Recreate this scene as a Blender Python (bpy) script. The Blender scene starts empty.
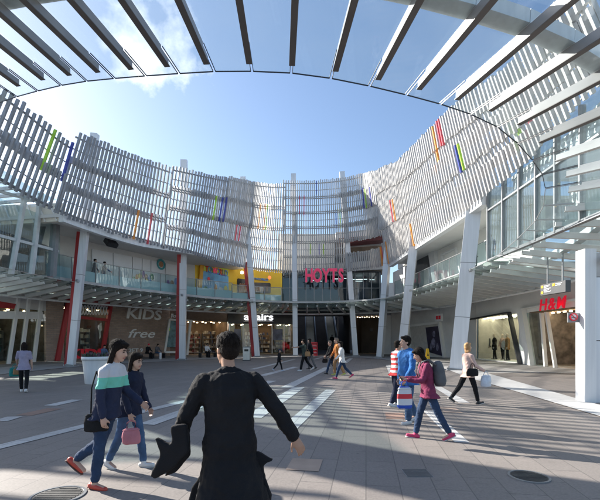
import bpy, bmesh, math, random
from mathutils import Vector, Matrix
random.seed(7)
R = math.radians
SC = bpy.context.scene
C = SC.collection

# ------------------------------------------------------------------ camera
F, HX, HY, EYE = 400.0, 300.0, 340.0, 1.65
cam = bpy.data.cameras.new('camera')
cam.sensor_width = 36.0
cam.lens = 24.0
cam.shift_y = 0.15
cam.clip_start = 0.05
cam.clip_end = 3000
co = bpy.data.objects.new('camera', cam)
co.location = (0, 0, EYE)
co.rotation_euler = (R(90), 0, 0)
C.objects.link(co)
SC.camera = co

# ------------------------------------------------------------------ light
SUN_EL = R(29)
SUN_DIR = Vector((-0.865, 0.50, 0)).normalized()          # towards the sun, horizontal part
w = bpy.data.worlds.new('World')
SC.world = w
w.use_nodes = True
nt = w.node_tree
nt.nodes.clear()
out = nt.nodes.new('ShaderNodeOutputWorld')
bg = nt.nodes.new('ShaderNodeBackground')
sky = nt.nodes.new('ShaderNodeTexSky')
sky.sky_type = 'NISHITA'
sky.sun_disc = False
sky.sun_elevation = SUN_EL
sky.sun_rotation = math.atan2(SUN_DIR.x, SUN_DIR.y)
sky.air_density = 1.0
sky.dust_density = 1.0
sky.ozone_density = 2.2
bg.inputs['Strength'].default_value = 0.088
# a few fair-weather clouds
tc = nt.nodes.new('ShaderNodeTexCoord')
nz = nt.nodes.new('ShaderNodeTexNoise')
nz.inputs['Scale'].default_value = 8
nz.inputs['Detail'].default_value = 9
nz.inputs['Roughness'].default_value = 0.6
nt.links.new(tc.outputs['Generated'], nz.inputs['Vector'])
dot = nt.nodes.new('ShaderNodeVectorMath'); dot.operation = 'DOT_PRODUCT'
cd = Vector((-0.36, 1, 0.76)).normalized()
dot.inputs[1].default_value = cd
nt.links.new(tc.outputs['Generated'], dot.inputs[0])
mr = nt.nodes.new('ShaderNodeMapRange')
mr.inputs['From Min'].default_value = 0.978; mr.inputs['From Max'].default_value = 0.999
mr.inputs['To Min'].default_value = -0.34; mr.inputs['To Max'].default_value = 0.09
nt.links.new(dot.outputs['Value'], mr.inputs['Value'])
ad = nt.nodes.new('ShaderNodeMath'); ad.operation = 'ADD'
nt.links.new(nz.outputs['Fac'], ad.inputs[0]); nt.links.new(mr.outputs['Result'], ad.inputs[1])
rp = nt.nodes.new('ShaderNodeValToRGB')
rp.color_ramp.elements[0].position = 0.56; rp.color_ramp.elements[1].position = 0.80
rp.color_ramp.elements[1].color = (0.85, 0.85, 0.85, 1)
nt.links.new(ad.outputs[0], rp.inputs['Fac'])
mx = nt.nodes.new('ShaderNodeMix'); mx.data_type = 'RGBA'
nt.links.new(rp.outputs['Color'], mx.inputs['Factor'])
nt.links.new(sky.outputs['Color'], mx.inputs['A'])
mx.inputs['B'].default_value = (8.0, 8.2, 8.6, 1)
nt.links.new(mx.outputs['Result'], bg.inputs['Color'])
nt.links.new(bg.outputs['Background'], out.inputs['Surface'])

sl = bpy.data.lights.new('sun', 'SUN')
sl.energy = 5.0
sl.angle = R(0.5)
sl.color = (1.0, 0.95, 0.87)
so = bpy.data.objects.new('sun', sl)
sv = Vector((SUN_DIR.x * math.cos(SUN_EL), SUN_DIR.y * math.cos(SUN_EL), math.sin(SUN_EL)))
so.rotation_euler = sv.to_track_quat('Z', 'Y').to_euler()
so.location = (-40, 20, 50)
C.objects.link(so)
vs = SC.view_settings
vs.view_transform = 'Standard'
vs.look = 'None'
vs.exposure = 1.4
vs.gamma = 1.0
vs.use_curve_mapping = False
SC.cycles.max_bounces = 8
SC.cycles.transparent_max_bounces = 24

# ------------------------------------------------------------------ materials
MATS = {}


def mat(name, col, rough=0.6, metal=0.0, var=0.12, scale=3.0, bump=0.0, bscale=40.0, emit=0.0, spec=0.5, coat=0.0, streak=False):
    if name in MATS:
        return MATS[name]
    m = bpy.data.materials.new(name)
    m.use_nodes = True
    n = m.node_tree
    b = n.nodes['Principled BSDF']
    b.inputs['Roughness'].default_value = rough
    b.inputs['Metallic'].default_value = metal
    b.inputs['Specular IOR Level'].default_value = spec
    b.inputs['Coat Weight'].default_value = coat
    tcn = n.nodes.new('ShaderNodeTexCoord')
    no = n.nodes.new('ShaderNodeTexNoise')
    no.inputs['Scale'].default_value = scale
    no.inputs['Detail'].default_value = 5
    if streak:                                   # rain streaks: noise drawn out vertically
        mpn = n.nodes.new('ShaderNodeMapping'); mpn.inputs['Scale'].default_value = (7, 7, .35)
        n.links.new(tcn.outputs['Object'], mpn.inputs['Vector']); n.links.new(mpn.outputs[0], no.inputs['Vector'])
        no.inputs['Detail'].default_value = 8
    else:
        n.links.new(tcn.outputs['Object'], no.inputs['Vector'])
    r_ = n.nodes.new('ShaderNodeValToRGB')
    r_.color_ramp.elements[0].position = 0.3
    r_.color_ramp.elements[1].position = 0.72
    lo = [max(0, c * (1 - var)) for c in col[:3]]
    hi = [min(1, c * (1 + var)) for c in col[:3]]
    r_.color_ramp.elements[0].color = (*lo, 1)
    r_.color_ramp.elements[1].color = (*hi, 1)
    n.links.new(no.outputs['Fac'], r_.inputs['Fac'])
    n.links.new(r_.outputs['Color'], b.inputs['Base Color'])
    if emit:
        n.links.new(r_.outputs['Color'], b.inputs['Emission Color'])
        b.inputs['Emission Strength'].default_value = emit
    if bump:
        n2 = n.nodes.new('ShaderNodeTexNoise')
        n2.inputs['Scale'].default_value = bscale
        n2.inputs['Detail'].default_value = 4
        n.links.new(tcn.outputs['Object'], n2.inputs['Vector'])
        bp = n.nodes.new('ShaderNodeBump')
        bp.inputs['Strength'].default_value = bump
        bp.inputs['Distance'].default_value = 0.02
        n.links.new(n2.outputs['Fac'], bp.inputs['Height'])
        n.links.new(bp.outputs['Normal'], b.inputs['Normal'])
    MATS[name] = m
    return m


def glass(name, tint=(0.92, 0.97, 0.96), refl=1.0, rough=0.02, dirt=0.0):
    if name in MATS:
        return MATS[name]
    m = bpy.data.materials.new(name)
    m.use_nodes = True
    n = m.node_tree
    n.nodes.clear()
    o = n.nodes.new('ShaderNodeOutputMaterial')
    tr = n.nodes.new('ShaderNodeBsdfTransparent'); tr.inputs['Color'].default_value = (*tint, 1)
    gl = n.nodes.new('ShaderNodeBsdfGlossy'); gl.inputs['Roughness'].default_value = rough
    lw = n.nodes.new('ShaderNodeLayerWeight'); lw.inputs['Blend'].default_value = 0.5
    pw = n.nodes.new('ShaderNodeMath'); pw.operation = 'POWER'; pw.inputs[1].default_value = 4.0
    n.links.new(lw.outputs['Facing'], pw.inputs[0])
    ml = n.nodes.new('ShaderNodeMath'); ml.operation = 'MULTIPLY_ADD'
    ml.inputs[1].default_value = 0.75 * min(refl, 1.3); ml.inputs[2].default_value = 0.035 * refl
    n.links.new(pw.outputs[0], ml.inputs[0])
    mi = n.nodes.new('ShaderNodeMixShader')
    n.links.new(ml.outputs[0], mi.inputs['Fac'])
    n.links.new(tr.outputs[0], mi.inputs[1]); n.links.new(gl.outputs[0], mi.inputs[2])
    last = mi
    if dirt:
        df = n.nodes.new('ShaderNodeBsdfDiffuse'); df.inputs['Color'].default_value = (0.55, 0.62, 0.62, 1)
        tl = n.nodes.new('ShaderNodeBsdfTranslucent'); tl.inputs['Color'].default_value = (0.6, 0.68, 0.68, 1)
        a_ = n.nodes.new('ShaderNodeMixShader'); a_.inputs['Fac'].default_value = 0.5
        n.links.new(df.outputs[0], a_.inputs[1]); n.links.new(tl.outputs[0], a_.inputs[2])
        tcn = n.nodes.new('ShaderNodeTexCoord')
        no = n.nodes.new('ShaderNodeTexNoise'); no.inputs['Scale'].default_value = 0.8; no.inputs['Detail'].default_value = 8
        n.links.new(tcn.outputs['Object'], no.inputs['Vector'])
        m2 = n.nodes.new('ShaderNodeMath'); m2.operation = 'MULTIPLY'; m2.inputs[1].default_value = dirt * 2
        n.links.new(no.outputs['Fac'], m2.inputs[0])
        m3 = n.nodes.new('ShaderNodeMixShader')
        n.links.new(m2.outputs[0], m3.inputs['Fac'])
        n.links.new(mi.outputs[0], m3.inputs[1]); n.links.new(a_.outputs[0], m3.inputs[2])
        last = m3
    n.links.new(last.outputs[0], o.inputs['Surface'])
    MATS[name] = m
    return m


def brick_mat(name, c1, c2, cm, bw, rh, rot=0.0, mortar=0.012, rough=0.75, vertical=None, bump=0.4, offset=0.5, stain=0.2):
    """brick/plank pattern in world metres. vertical = heading of a wall (u along wall, v up)"""
    m = bpy.data.materials.new(name)
    m.use_nodes = True
    n = m.node_tree
    b = n.nodes['Principled BSDF']
    b.inputs['Roughness'].default_value = rough
    ge = n.nodes.new('ShaderNodeNewGeometry')
    mp = n.nodes.new('ShaderNodeMapping')
    if vertical is not None:
        mp.vector_type = 'POINT'
        mp.inputs['Rotation'].default_value = (0, 0, -vertical)
        n.links.new(ge.outputs['Position'], mp.inputs['Vector'])
        sx = n.nodes.new('ShaderNodeSeparateXYZ'); cx = n.nodes.new('ShaderNodeCombineXYZ')
        n.links.new(mp.outputs[0], sx.inputs[0])
        n.links.new(sx.outputs['X'], cx.inputs['X']); n.links.new(sx.outputs['Z'], cx.inputs['Y'])
        vec = cx.outputs[0]
    else:
        mp.inputs['Rotation'].default_value = (0, 0, rot)
        n.links.new(ge.outputs['Position'], mp.inputs['Vector'])
        vec = mp.outputs[0]
    br = n.nodes.new('ShaderNodeTexBrick')
    br.inputs['Scale'].default_value = 1.0
    br.inputs['Brick Width'].default_value = bw
    br.inputs['Row Height'].default_value = rh
    br.inputs['Mortar Size'].default_value = mortar
    br.inputs['Mortar Smooth'].default_value = 0.3
    br.inputs['Bias'].default_value = 0.0
    br.offset = offset
    br.inputs['Color1'].default_value = (*c1, 1)
    br.inputs['Color2'].default_value = (*c2, 1)
    br.inputs['Mortar'].default_value = (*cm, 1)
    n.links.new(vec, br.inputs['Vector'])
    no = n.nodes.new('ShaderNodeTexNoise'); no.inputs['Scale'].default_value = 0.55; no.inputs['Detail'].default_value = 9
    no.inputs['Roughness'].default_value = 0.65
    n.links.new(ge.outputs['Position'], no.inputs['Vector'])
    mr_ = n.nodes.new('ShaderNodeMapRange')
    mr_.inputs['From Min'].default_value = 0.3; mr_.inputs['From Max'].default_value = 0.7
    mr_.inputs['To Min'].default_value = 1 - stain; mr_.inputs['To Max'].default_value = 1 + stain
    n.links.new(no.outputs['Fac'], mr_.inputs['Value'])
    no2 = n.nodes.new('ShaderNodeTexNoise'); no2.inputs['Scale'].default_value = 35; no2.inputs['Detail'].default_value = 4
    n.links.new(ge.outputs['Position'], no2.inputs['Vector'])
    mr2 = n.nodes.new('ShaderNodeMapRange')
    mr2.inputs['From Min'].default_value = 0.3; mr2.inputs['From Max'].default_value = 0.7
    mr2.inputs['To Min'].default_value = 0.88; mr2.inputs['To Max'].default_value = 1.12
    n.links.new(no2.outputs['Fac'], mr2.inputs['Value'])
    mm = n.nodes.new('ShaderNodeMath'); mm.operation = 'MULTIPLY'
    n.links.new(mr_.outputs[0], mm.inputs[0]); n.links.new(mr2.outputs[0], mm.inputs[1])
    # worn patches and small dark spots
    no3 = n.nodes.new('ShaderNodeTexNoise'); no3.inputs['Scale'].default_value = 4.5; no3.inputs['Detail'].default_value = 6
    n.links.new(ge.outputs['Position'], no3.inputs['Vector'])
    mr3 = n.nodes.new('ShaderNodeMapRange'); mr3.inputs['From Min'].default_value = .60; mr3.inputs['From Max'].default_value = .74
    mr3.inputs['To Min'].default_value = 1.0; mr3.inputs['To Max'].default_value = 0.80
    n.links.new(no3.outputs['Fac'], mr3.inputs['Value'])
    vo = n.nodes.new('ShaderNodeTexVoronoi'); vo.inputs['Scale'].default_value = 1.6
    n.links.new(ge.outputs['Position'], vo.inputs['Vector'])
    mr4 = n.nodes.new('ShaderNodeMapRange'); mr4.inputs['From Min'].default_value = .02; mr4.inputs['From Max'].default_value = .045
    mr4.inputs['To Min'].default_value = 0.62; mr4.inputs['To Max'].default_value = 1.0
    n.links.new(vo.outputs['Distance'], mr4.inputs['Value'])
    m5 = n.nodes.new('ShaderNodeMath'); m5.operation = 'MULTIPLY'
    n.links.new(mr3.outputs[0], m5.inputs[0]); n.links.new(mr4.outputs[0], m5.inputs[1])
    m6 = n.nodes.new('ShaderNodeMath'); m6.operation = 'MULTIPLY'
    n.links.new(mm.outputs[0], m6.inputs[0]); n.links.new(m5.outputs[0], m6.inputs[1])
    mm = m6
    vm = n.nodes.new('ShaderNodeVectorMath'); vm.operation = 'SCALE'
    n.links.new(br.outputs['Color'], vm.inputs[0]); n.links.new(mm.outputs[0], vm.inputs['Scale'])
    n.links.new(vm.outputs[0], b.inputs['Base Color'])
    bp = n.nodes.new('ShaderNodeBump'); bp.inputs['Strength'].default_value = bump; bp.inputs['Distance'].default_value = 0.01
    iv = n.nodes.new('ShaderNodeMath'); iv.operation = 'SUBTRACT'; iv.inputs[0].default_value = 1.0
    n.links.new(br.outputs['Fac'], iv.inputs[1])
    n.links.new(iv.outputs[0], bp.inputs['Height'])
    n.links.new(bp.outputs['Normal'], b.inputs['Normal'])
    MATS[name] = m
    return m


M_alu = mat('slat aluminium', (0.27, 0.28, 0.30), 0.42, 0.3, 0.24, 0.9, streak=True)  # one aluminium: darker for shaded left screens, paler copies below for lit ones
M_alu2 = mat('slat aluminium baked half light', (0.40, 0.395, 0.39), 0.45, 0.2, 0.22, 0.9, streak=True)
M_alu3 = mat('slat aluminium baked sunlight', (0.46, 0.45, 0.44), 0.45, 0.1, 0.2, 0.9, streak=True)
M_alu2b = mat('slat aluminium baked light', (0.50, 0.495, 0.49), 0.45, 0.15, 0.16, 0.9)
M_rail = mat('galvanised rail', (0.22, 0.23, 0.24), 0.4, 0.4, 0.15, 2)
M_white = mat('white paint', (0.70, 0.71, 0.715), 0.4, 0.0, 0.08, 1.3, streak=True)
M_col = mat('column cladding', (0.66, 0.68, 0.71), 0.36, 0.15, 0.09, 0.8, streak=True)
M_beam = mat('canopy beam paint', (0.34, 0.34, 0.34), 0.3, 0.3, 0.08, 2)
M_dark = mat('dark metal', (0.05, 0.053, 0.058), 0.4, 0.3, 0.2, 4)
M_mid = mat('grey metal', (0.25, 0.26, 0.27), 0.4, 0.4, 0.12, 3)
M_grey = mat('grey render', (0.64, 0.63, 0.61), 0.8, 0, 0.07, 1.1, 0.1, 20)
M_pale = mat('pale render', (0.78, 0.77, 0.74), 0.8, 0, 0.06, 0.9, 0.08, 20)
M_soffit = mat('soffit board', (0.66, 0.65, 0.63), 0.7, 0, 0.05, 1)
M_conc = mat('pale concrete', (0.46, 0.46, 0.45), 0.8, 0, 0.14, 1.6, 0.2, 30)
M_red = mat('red paint', (0.40, 0.03, 0.034), 0.4, 0, 0.16, 1, streak=True)
M_redsign = mat('bright red sign', (0.75, 0.02, 0.04), 0.35, 0, 0.05, 2)
M_pink = mat('pink red sign letter', (0.66, 0.03, 0.11), 0.35, 0, 0.06, 2, emit=0.12)
M_yel = mat('toy shop yellow', (0.86, 0.56, 0.03), 0.5, 0, 0.06, 1)
M_black = mat('black fascia', (0.018, 0.018, 0.02), 0.35, 0, 0.2, 2)
M_int = mat('shop interior wall', (0.26, 0.175, 0.11), 0.8, 0, 0.3, 1.2)
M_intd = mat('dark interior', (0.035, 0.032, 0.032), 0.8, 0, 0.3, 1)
M_lamp = mat('warm downlight', (1.0, 0.80, 0.52), 0.5, 0, 0.02, 1, emit=13)
M_globe = mat('warm globe', (1.0, .82, .55), .5, 0, .02, 1, emit=3)
M_strip = mat('strip light', (1.0, 0.93, 0.75), 0.5, 0, 0.02, 1, emit=1.6)
M_steel = mat('brushed steel', (0.5, 0.5, 0.5), 0.3, 0.8, 0.1, 6)
M_shopfl = mat('shop floor tile', (0.3, 0.26, 0.22), 0.4, 0, 0.1, 1)
G_can = glass('canopy glass', (0.93, 0.965, 0.97), 0.9, 0.02, 0.045)
G_win = glass('window glass', (0.80, 0.88, 0.89), 1.5, 0.02)
G_bal = glass('balustrade glass', (0.82, 0.90, 0.90), 1.3, 0.02, 0.06)
G_cin = glass('tinted curtain glass', (0.50, 0.60, 0.68), 1.8, 0.02)

VPD = Vector((0.165, 1, 0)).normalized()
ANG = math.atan2(VPD.y, VPD.x)
M_pave = brick_mat('granite plank paving', (0.218, 0.191, 0.172), (0.185, 0.164, 0.149), (0.118, 0.105, 0.096), 0.92, 0.38, rot=-ANG, mortar=0.007, rough=0.62, bump=0.16, stain=0.10)
M_foot = brick_mat('pale footpath paving', (0.36, 0.345, 0.33), (0.32, 0.31, 0.30), (0.19, 0.18, 0.175), 1.2, 0.6, rot=-ANG, mortar=0.01, rough=0.7, bump=0.25, stain=0.08)
M_band = brick_mat('white granite band', (0.52, 0.51, 0.49), (0.44, 0.43, 0.415), (0.28, 0.27, 0.26), 0.95, 0.7, rot=-ANG, mortar=0.008, rough=0.6, bump=0.2, stain=0.07)
M_asph = mat('dark terrace paving', (0.19, 0.185, 0.18), 0.7, 0, 0.12, 1.5, 0.2, 60)
M_pathw = mat('pale path slab', (0.50, 0.49, 0.47), 0.7, 0, 0.08, 1.2, 0.1, 40)


# ------------------------------------------------------------------ mesh helpers
class MB:
    def __init__(s):
        s.v = []; s.f = []; s.starts = []

    def add(s, vs, fs):
        k = len(s.v)
        s.starts.append((k, len(s.f)))
        s.v += [tuple(v) for v in vs]
        s.f += [tuple(i + k for i in f) for f in fs]
        return s

    def prism(s, pts, ext):
        """closed polygon swept along ext"""
        n = len(pts)
        pts = [Vector(p) for p in pts]; ext = Vector(ext)
        a = Vector((0, 0, 0))
        for i in range(n):
            a += pts[i].cross(pts[(i + 1) % n])
        if a.dot(ext) > 0:
            pts = pts[::-1]
        vs = pts + [p + ext for p in pts]
        fs = [tuple(range(n)), tuple(range(2 * n - 1, n - 1, -1))]
        fs += [((i + 1) % n, i, i + n, (i + 1) % n + n) for i in range(n)]
        return s.add(vs, fs)

    def box(s, lo, hi):
        x0, y0, z0 = lo; x1, y1, z1 = hi
        return s.prism([(x0, y0, z0), (x1, y0, z0), (x1, y1, z0), (x0, y1, z0)], (0, 0, z1 - z0))

    def obox(s, c, ax, ay, az):
        """oriented box, c centre, half axes"""
        c = Vector(c); ax = Vector(ax); ay = Vector(ay); az = Vector(az)
        return s.prism([c - ax - ay - az, c + ax - ay - az, c + ax + ay - az, c - ax + ay - az], az * 2)

    def beam(s, p0, p1, wd, ht, up=(0, 0, 1)):
        p0 = Vector(p0); p1 = Vector(p1)
        d = (p1 - p0)
        sd = d.cross(Vector(up))
        if sd.length < 1e-6:
            sd = d.cross(Vector((0, 1, 0)))
        sd.normalize()
        u = sd.cross(d).normalized()
        a = sd * wd / 2; b = u * ht / 2
        return s.prism([p0 - a - b, p0 + a - b, p0 + a + b, p0 - a + b], d)

    def tube(s, pts, r, n=10, caps=True):
        pts = [Vector(p) for p in pts]
        rs = r if isinstance(r, (list, tuple)) else [r] * len(pts)
        rings = []
        for i, p in enumerate(pts):
            d = (pts[min(i + 1, len(pts) - 1)] - pts[max(i - 1, 0)]).normalized()
            a = d.cross(Vector((0, 0, 1)))
            if a.length < 1e-3:
                a = d.cross(Vector((0, 1, 0)))
            a.normalize(); b = d.cross(a)
            rings.append([p + (a * math.cos(t) + b * math.sin(t)) * rs[i] for t in [2 * math.pi * k / n for k in range(n)]])
        vs = [v for rg in rings for v in rg]
        fs = []
        for i in range(len(rings) - 1):
            for k in range(n):
                k2 = (k + 1) % n
                fs.append((i * n + k2, i * n + k, (i + 1) * n + k, (i + 1) * n + k2))
        if caps:
            fs.append(tuple(range(n))); fs.append(tuple(len(vs) - 1 - k for k in range(n)))
        return s.add(vs, fs)

    def lathe(s, c, prof, n=24):
        """prof list of (r,z) bottom to top"""
        c = Vector(c)
        vs = []
        for r, z in prof:
            vs += [c + Vector((r * math.cos(2 * math.pi * k / n), r * math.sin(2 * math.pi * k / n), z)) for k in range(n)]
        fs = []
        for i in range(len(prof) - 1):
            for k in range(n):
                k2 = (k + 1) % n
                fs.append((i * n + k, i * n + k2, (i + 1) * n + k2, (i + 1) * n + k))
        fs.append(tuple(reversed(range(n)))); fs.append(tuple((len(prof) - 1) * n + k for k in range(n)))
        return s.add(vs, fs)

    def ball(s, c, rx, ry, rz, n=10, m=7, rot=None):
        c = Vector(c)
        vs = []
        for i in range(1, m):
            t = math.pi * i / m
            for k in range(n):
                a = 2 * math.pi * k / n
                v = Vector((rx * math.sin(t) * math.cos(a), ry * math.sin(t) * math.sin(a), rz * math.cos(t)))
                if rot is not None:
                    v = rot @ v
                vs.append(c + v)
        tp = Vector((0, 0, rz)); bt = Vector((0, 0, -rz))
        if rot is not None:
            tp = rot @ tp; bt = rot @ bt
        vs += [c + tp, c + bt]
        fs = []
        for i in range(m - 2):
            for k in range(n):
                k2 = (k + 1) % n
                fs.append((i * n + k2, i * n + k, (i + 1) * n + k, (i + 1) * n + k2))
        T = len(vs) - 2; B = len(vs) - 1
        for k in range(n):
            k2 = (k + 1) % n
            fs.append((T, k, k2)); fs.append((B, (m - 2) * n + k2, (m - 2) * n + k))
        return s.add(vs, fs)

    def ribbon(s, path, nor, o0, o1, z0, z1):
        """solid strip along a 2D path, from outward offset o0 to o1, height z0..z1 (numbers or lists)"""
        n = len(path)
        zz0 = z0 if isinstance(z0, list) else [z0] * n
        zz1 = z1 if isinstance(z1, list) else [z1] * n
        vs = []
        for i in range(n):
            p = path[i]; q = nor[i]
            a = (p[0] + q[0] * o0, p[1] + q[1] * o0); b = (p[0] + q[0] * o1, p[1] + q[1] * o1)
            vs += [(a[0], a[1], zz0[i]), (b[0], b[1], zz0[i]), (b[0], b[1], zz1[i]), (a[0], a[1], zz1[i])]
        fs = [(0, 1, 2, 3), tuple(4 * (n - 1) + k for k in (3, 2, 1, 0))]
        for i in range(n - 1):
            for k in range(4):
                k2 = (k + 1) % 4
                fs.append((4 * i + k2, 4 * i + k, 4 * i + 4 + k, 4 * i + 4 + k2))
        return s.add(vs, fs)

    def build_each(s, name, m, parent=None):
        """every added piece becomes an object of its own"""
        ends = s.starts[1:] + [(len(s.v), len(s.f))]
        for (v0, f0), (v1, f1) in zip(s.starts, ends):
            q = MB(); q.add(s.v[v0:v1], [tuple(i - v0 for i in f) for f in s.f[f0:f1]])
            q.build(name, m, parent)

    def build(s, name, m, parent=None, smooth=False):
        me = bpy.data.meshes.new(name)
        me.from_pydata(s.v, [], s.f)
        bm = bmesh.new(); bm.from_mesh(me)
        bmesh.ops.recalc_face_normals(bm, faces=bm.faces)
        bm.to_mesh(me); bm.free()
        me.materials.append(m)
        if smooth:
            for p in me.polygons:
                p.use_smooth = True
            if smooth == 'auto':
                pass
        o = bpy.data.objects.new(name, me)
        C.objects.link(o)
        if parent is not None:
            o.parent = parent
            o.matrix_parent_inverse = inv_of(parent)
        return o


ROOTM = {}


def inv_of(p):
    m = Matrix.Identity(4)
    q = p
    while q is not None:
        m = (Matrix.Translation(q.location) @ q.rotation_euler.to_matrix().to_4x4()) @ m if q.parent is None else m
        q = q.parent
    return m.inverted() if p.parent is None else Matrix.Identity(4)


def tag(o, label=None, cat=None, group=None, kind=None):
    if label: o['label'] = label
    if cat: o['category'] = cat
    if group: o['group'] = group
    if kind: o['kind'] = kind
    return o


def thing(name, label, cat, loc=(0, 0, 0), group=None):
    o = bpy.data.objects.new(name, None)
    o.empty_display_size = 0.3
    o.location = loc
    C.objects.link(o)
    return tag(o, label, cat, group)


def clone(root, loc, rz=0.0, label=None):
    """copy of a thing whose parts are children of an Empty"""
    r = root.copy(); C.objects.link(r)
    r.location = loc; r.rotation_euler = (0, 0, rz)
    if label: r['label'] = label
    for ch in root.children:
        c = ch.copy(); C.objects.link(c); c.parent = r
        for g in ch.children:
            d = g.copy(); C.objects.link(d); d.parent = c
    return r


def ground(px, py):
    d = EYE * F / (py - HY)
    return Vector(((px - HX) * d / F, d, 0))


def ray(px, py, d):
    return Vector(((px - HX) * d / F, d, EYE + (HY - py) * d / F))


class Seg:
    """a vertical wall plane between two ground points"""

    def __init__(s, a, b):
        s.a = Vector((a[0], a[1], 0)); s.b = Vector((b[0], b[1], 0))
        s.t = (s.b - s.a).normalized()
        s.n = Vector((s.t.y, -s.t.x, 0))            # towards the viewer for left-to-right walls
        if s.n.dot(-s.a) < 0:
            s.n = -s.n
        s.ang = math.atan2(s.t.y, s.t.x)

    def hit(s, px, py, off=0.0):
        d = Vector(((px - HX) / F, 1, (HY - py) / F))
        o = s.a + s.n * off - Vector((0, 0, EYE))
        k = o.dot(s.n) / d.dot(s.n)
        return d * k + Vector((0, 0, EYE))

    def at(s, px):
        p = s.hit(px, HY); p.z = 0
        return p

    def quad(s, mb, pts, depth=0.08, off=0.08):
        """solid panel whose outline is given on the wall plane, front face 'off' proud of the wall"""
        w_ = [s.hit(x, y) + s.n * off for x, y in pts]
        mb.prism(w_, -s.n * depth)
        return mb

    def frame(s, mb, pts, wd, depth=0.12, off=0.1):
        w_ = [s.hit(x, y) + s.n * (off - depth / 2) for x, y in pts]
        for i in range(len(w_)):
            mb.beam(w_[i], w_[(i + 1) % len(w_)], wd, depth, up=s.n)
        return mb

    def slab(s, mb, x0, x1, z0, z1, off=0.0, depth=0.25):
        """wall piece between two photo columns, heights in metres"""
        a = s.at(x0) + s.n * off; b = s.at(x1) + s.n * off
        mb.prism([a + Vector((0, 0, z0)), b + Vector((0, 0, z0)), b + Vector((0, 0, z1)), a + Vector((0, 0, z1))], -s.n * depth)
        return mb


def catmull(pts, step):
    """dense resample of control points (tuples of any length) at about equal steps of 2D length"""
    pts = [Vector(p) if len(p) <= 4 else p for p in pts]
    P = [tuple(p) for p in pts]
    dense = []
    for i in range(len(P) - 1):
        p0 = P[max(i - 1, 0)]; p1 = P[i]; p2 = P[i + 1]; p3 = P[min(i + 2, len(P) - 1)]
        for k in range(24):
            t = k / 24
            dense.append(tuple(0.5 * ((2 * b) + (-a + c) * t + (2 * a - 5 * b + 4 * c - d) * t * t + (-a + 3 * b - 3 * c + d) * t ** 3) for a, b, c, d in zip(p0, p1, p2, p3)))
    dense.append(P[-1])
    L = [0]
    for i in range(1, len(dense)):
        L.append(L[-1] + math.hypot(dense[i][0] - dense[i - 1][0], dense[i][1] - dense[i - 1][1]))
    n = max(2, int(round(L[-1] / step)))
    out_ = []; j = 0
    for k in range(n + 1):
        s_ = L[-1] * k / n
        while j < len(L) - 2 and L[j + 1] < s_:
            j += 1
        u = (s_ - L[j]) / max(1e-9, L[j + 1] - L[j])
        out_.append(tuple(a + (b - a) * u for a, b in zip(dense[j], dense[j + 1])))
    return out_


def outward(path, centre=(-2, 24)):
    res = []
    for i in range(len(path)):
        a = path[max(i - 1, 0)]; b = path[min(i + 1, len(path) - 1)]
        t = Vector((b[0] - a[0], b[1] - a[1])).normalized()
        nn = Vector((t.y, -t.x))
        if nn.dot(Vector((path[i][0] - centre[0], path[i][1] - centre[1]))) < 0:
            nn = -nn
        res.append((nn.x, nn.y))
    return res


def project(p):
    return (HX + F * p[0] / p[1], HY - F * (p[2] - EYE) / p[1])

# ================================================================== THE SETTING
def sheet(name, pts, z, m):
    mb = MB()
    mb.add([(p[0], p[1], z) for p in pts], [tuple(range(len(pts)))])
    o = mb.build(name, m)
    for p in o.data.polygons:
        if p.normal.z < 0:
            p.flip()
    tag(o, kind='structure')
    return o


# oval plaza outline shared by kerb, canopy and balconies (X, Y)
CANL = [(-15.2, 19.5), (-14.8, 24), (-13.5, 27.5), (-11.5, 30.8), (-8.7, 34.8), (-6, 37.3), (-3, 39), (0, 39.8), (3, 39.5), (6, 38), (7.7, 35), (8.3, 31), (8.6, 27), (8.9, 23), (9.0, 20)]
sheet('ground', [(-600, -300), (600, -300), (600, 900), (-600, 900)], 0.0, M_asph)
sheet('plaza_paving', [(-26, -12), (24, -12), (24, 58), (-26, 58)], 0.004, M_pave)
# footpath ring with a low drain line in front of the shops
cpath = catmull([(-16.5, 8), (-16, 14)] + CANL[:1] + CANL[1:], 1.0)
cn = outward(cpath)
mb = MB().ribbon(cpath, cn, -0.9, 3.2, 0.0, 0.010)
tag(mb.build('footpath', M_foot), kind='structure')
mb = MB().ribbon(cpath, cn, -1.02, -0.9, 0.0, 0.016)
tag(mb.build('drain_channel', M_dark), kind='structure')
mb = MB().ribbon(cpath, cn, 3.2, 9.0, 0.0, 0.014)
tag(mb.build('terrace', M_asph), kind='structure')
sheet('white_path', [ground(438, 366), ground(470, 368.5), ground(578, 399.5), ground(640, 417), ground(690, 452), ground(600, 417), ground(520, 393), ground(468, 378)], 0.022, M_pathw)


def band(p0, p1, wd):
    a = ground(*p0); b = ground(*p1)
    d = (b - a); d.z = 0; d.normalize()
    s_ = Vector((d.y, -d.x, 0)) * wd / 2
    return [a - s_, a + s_, b + s_, b - s_]


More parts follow.
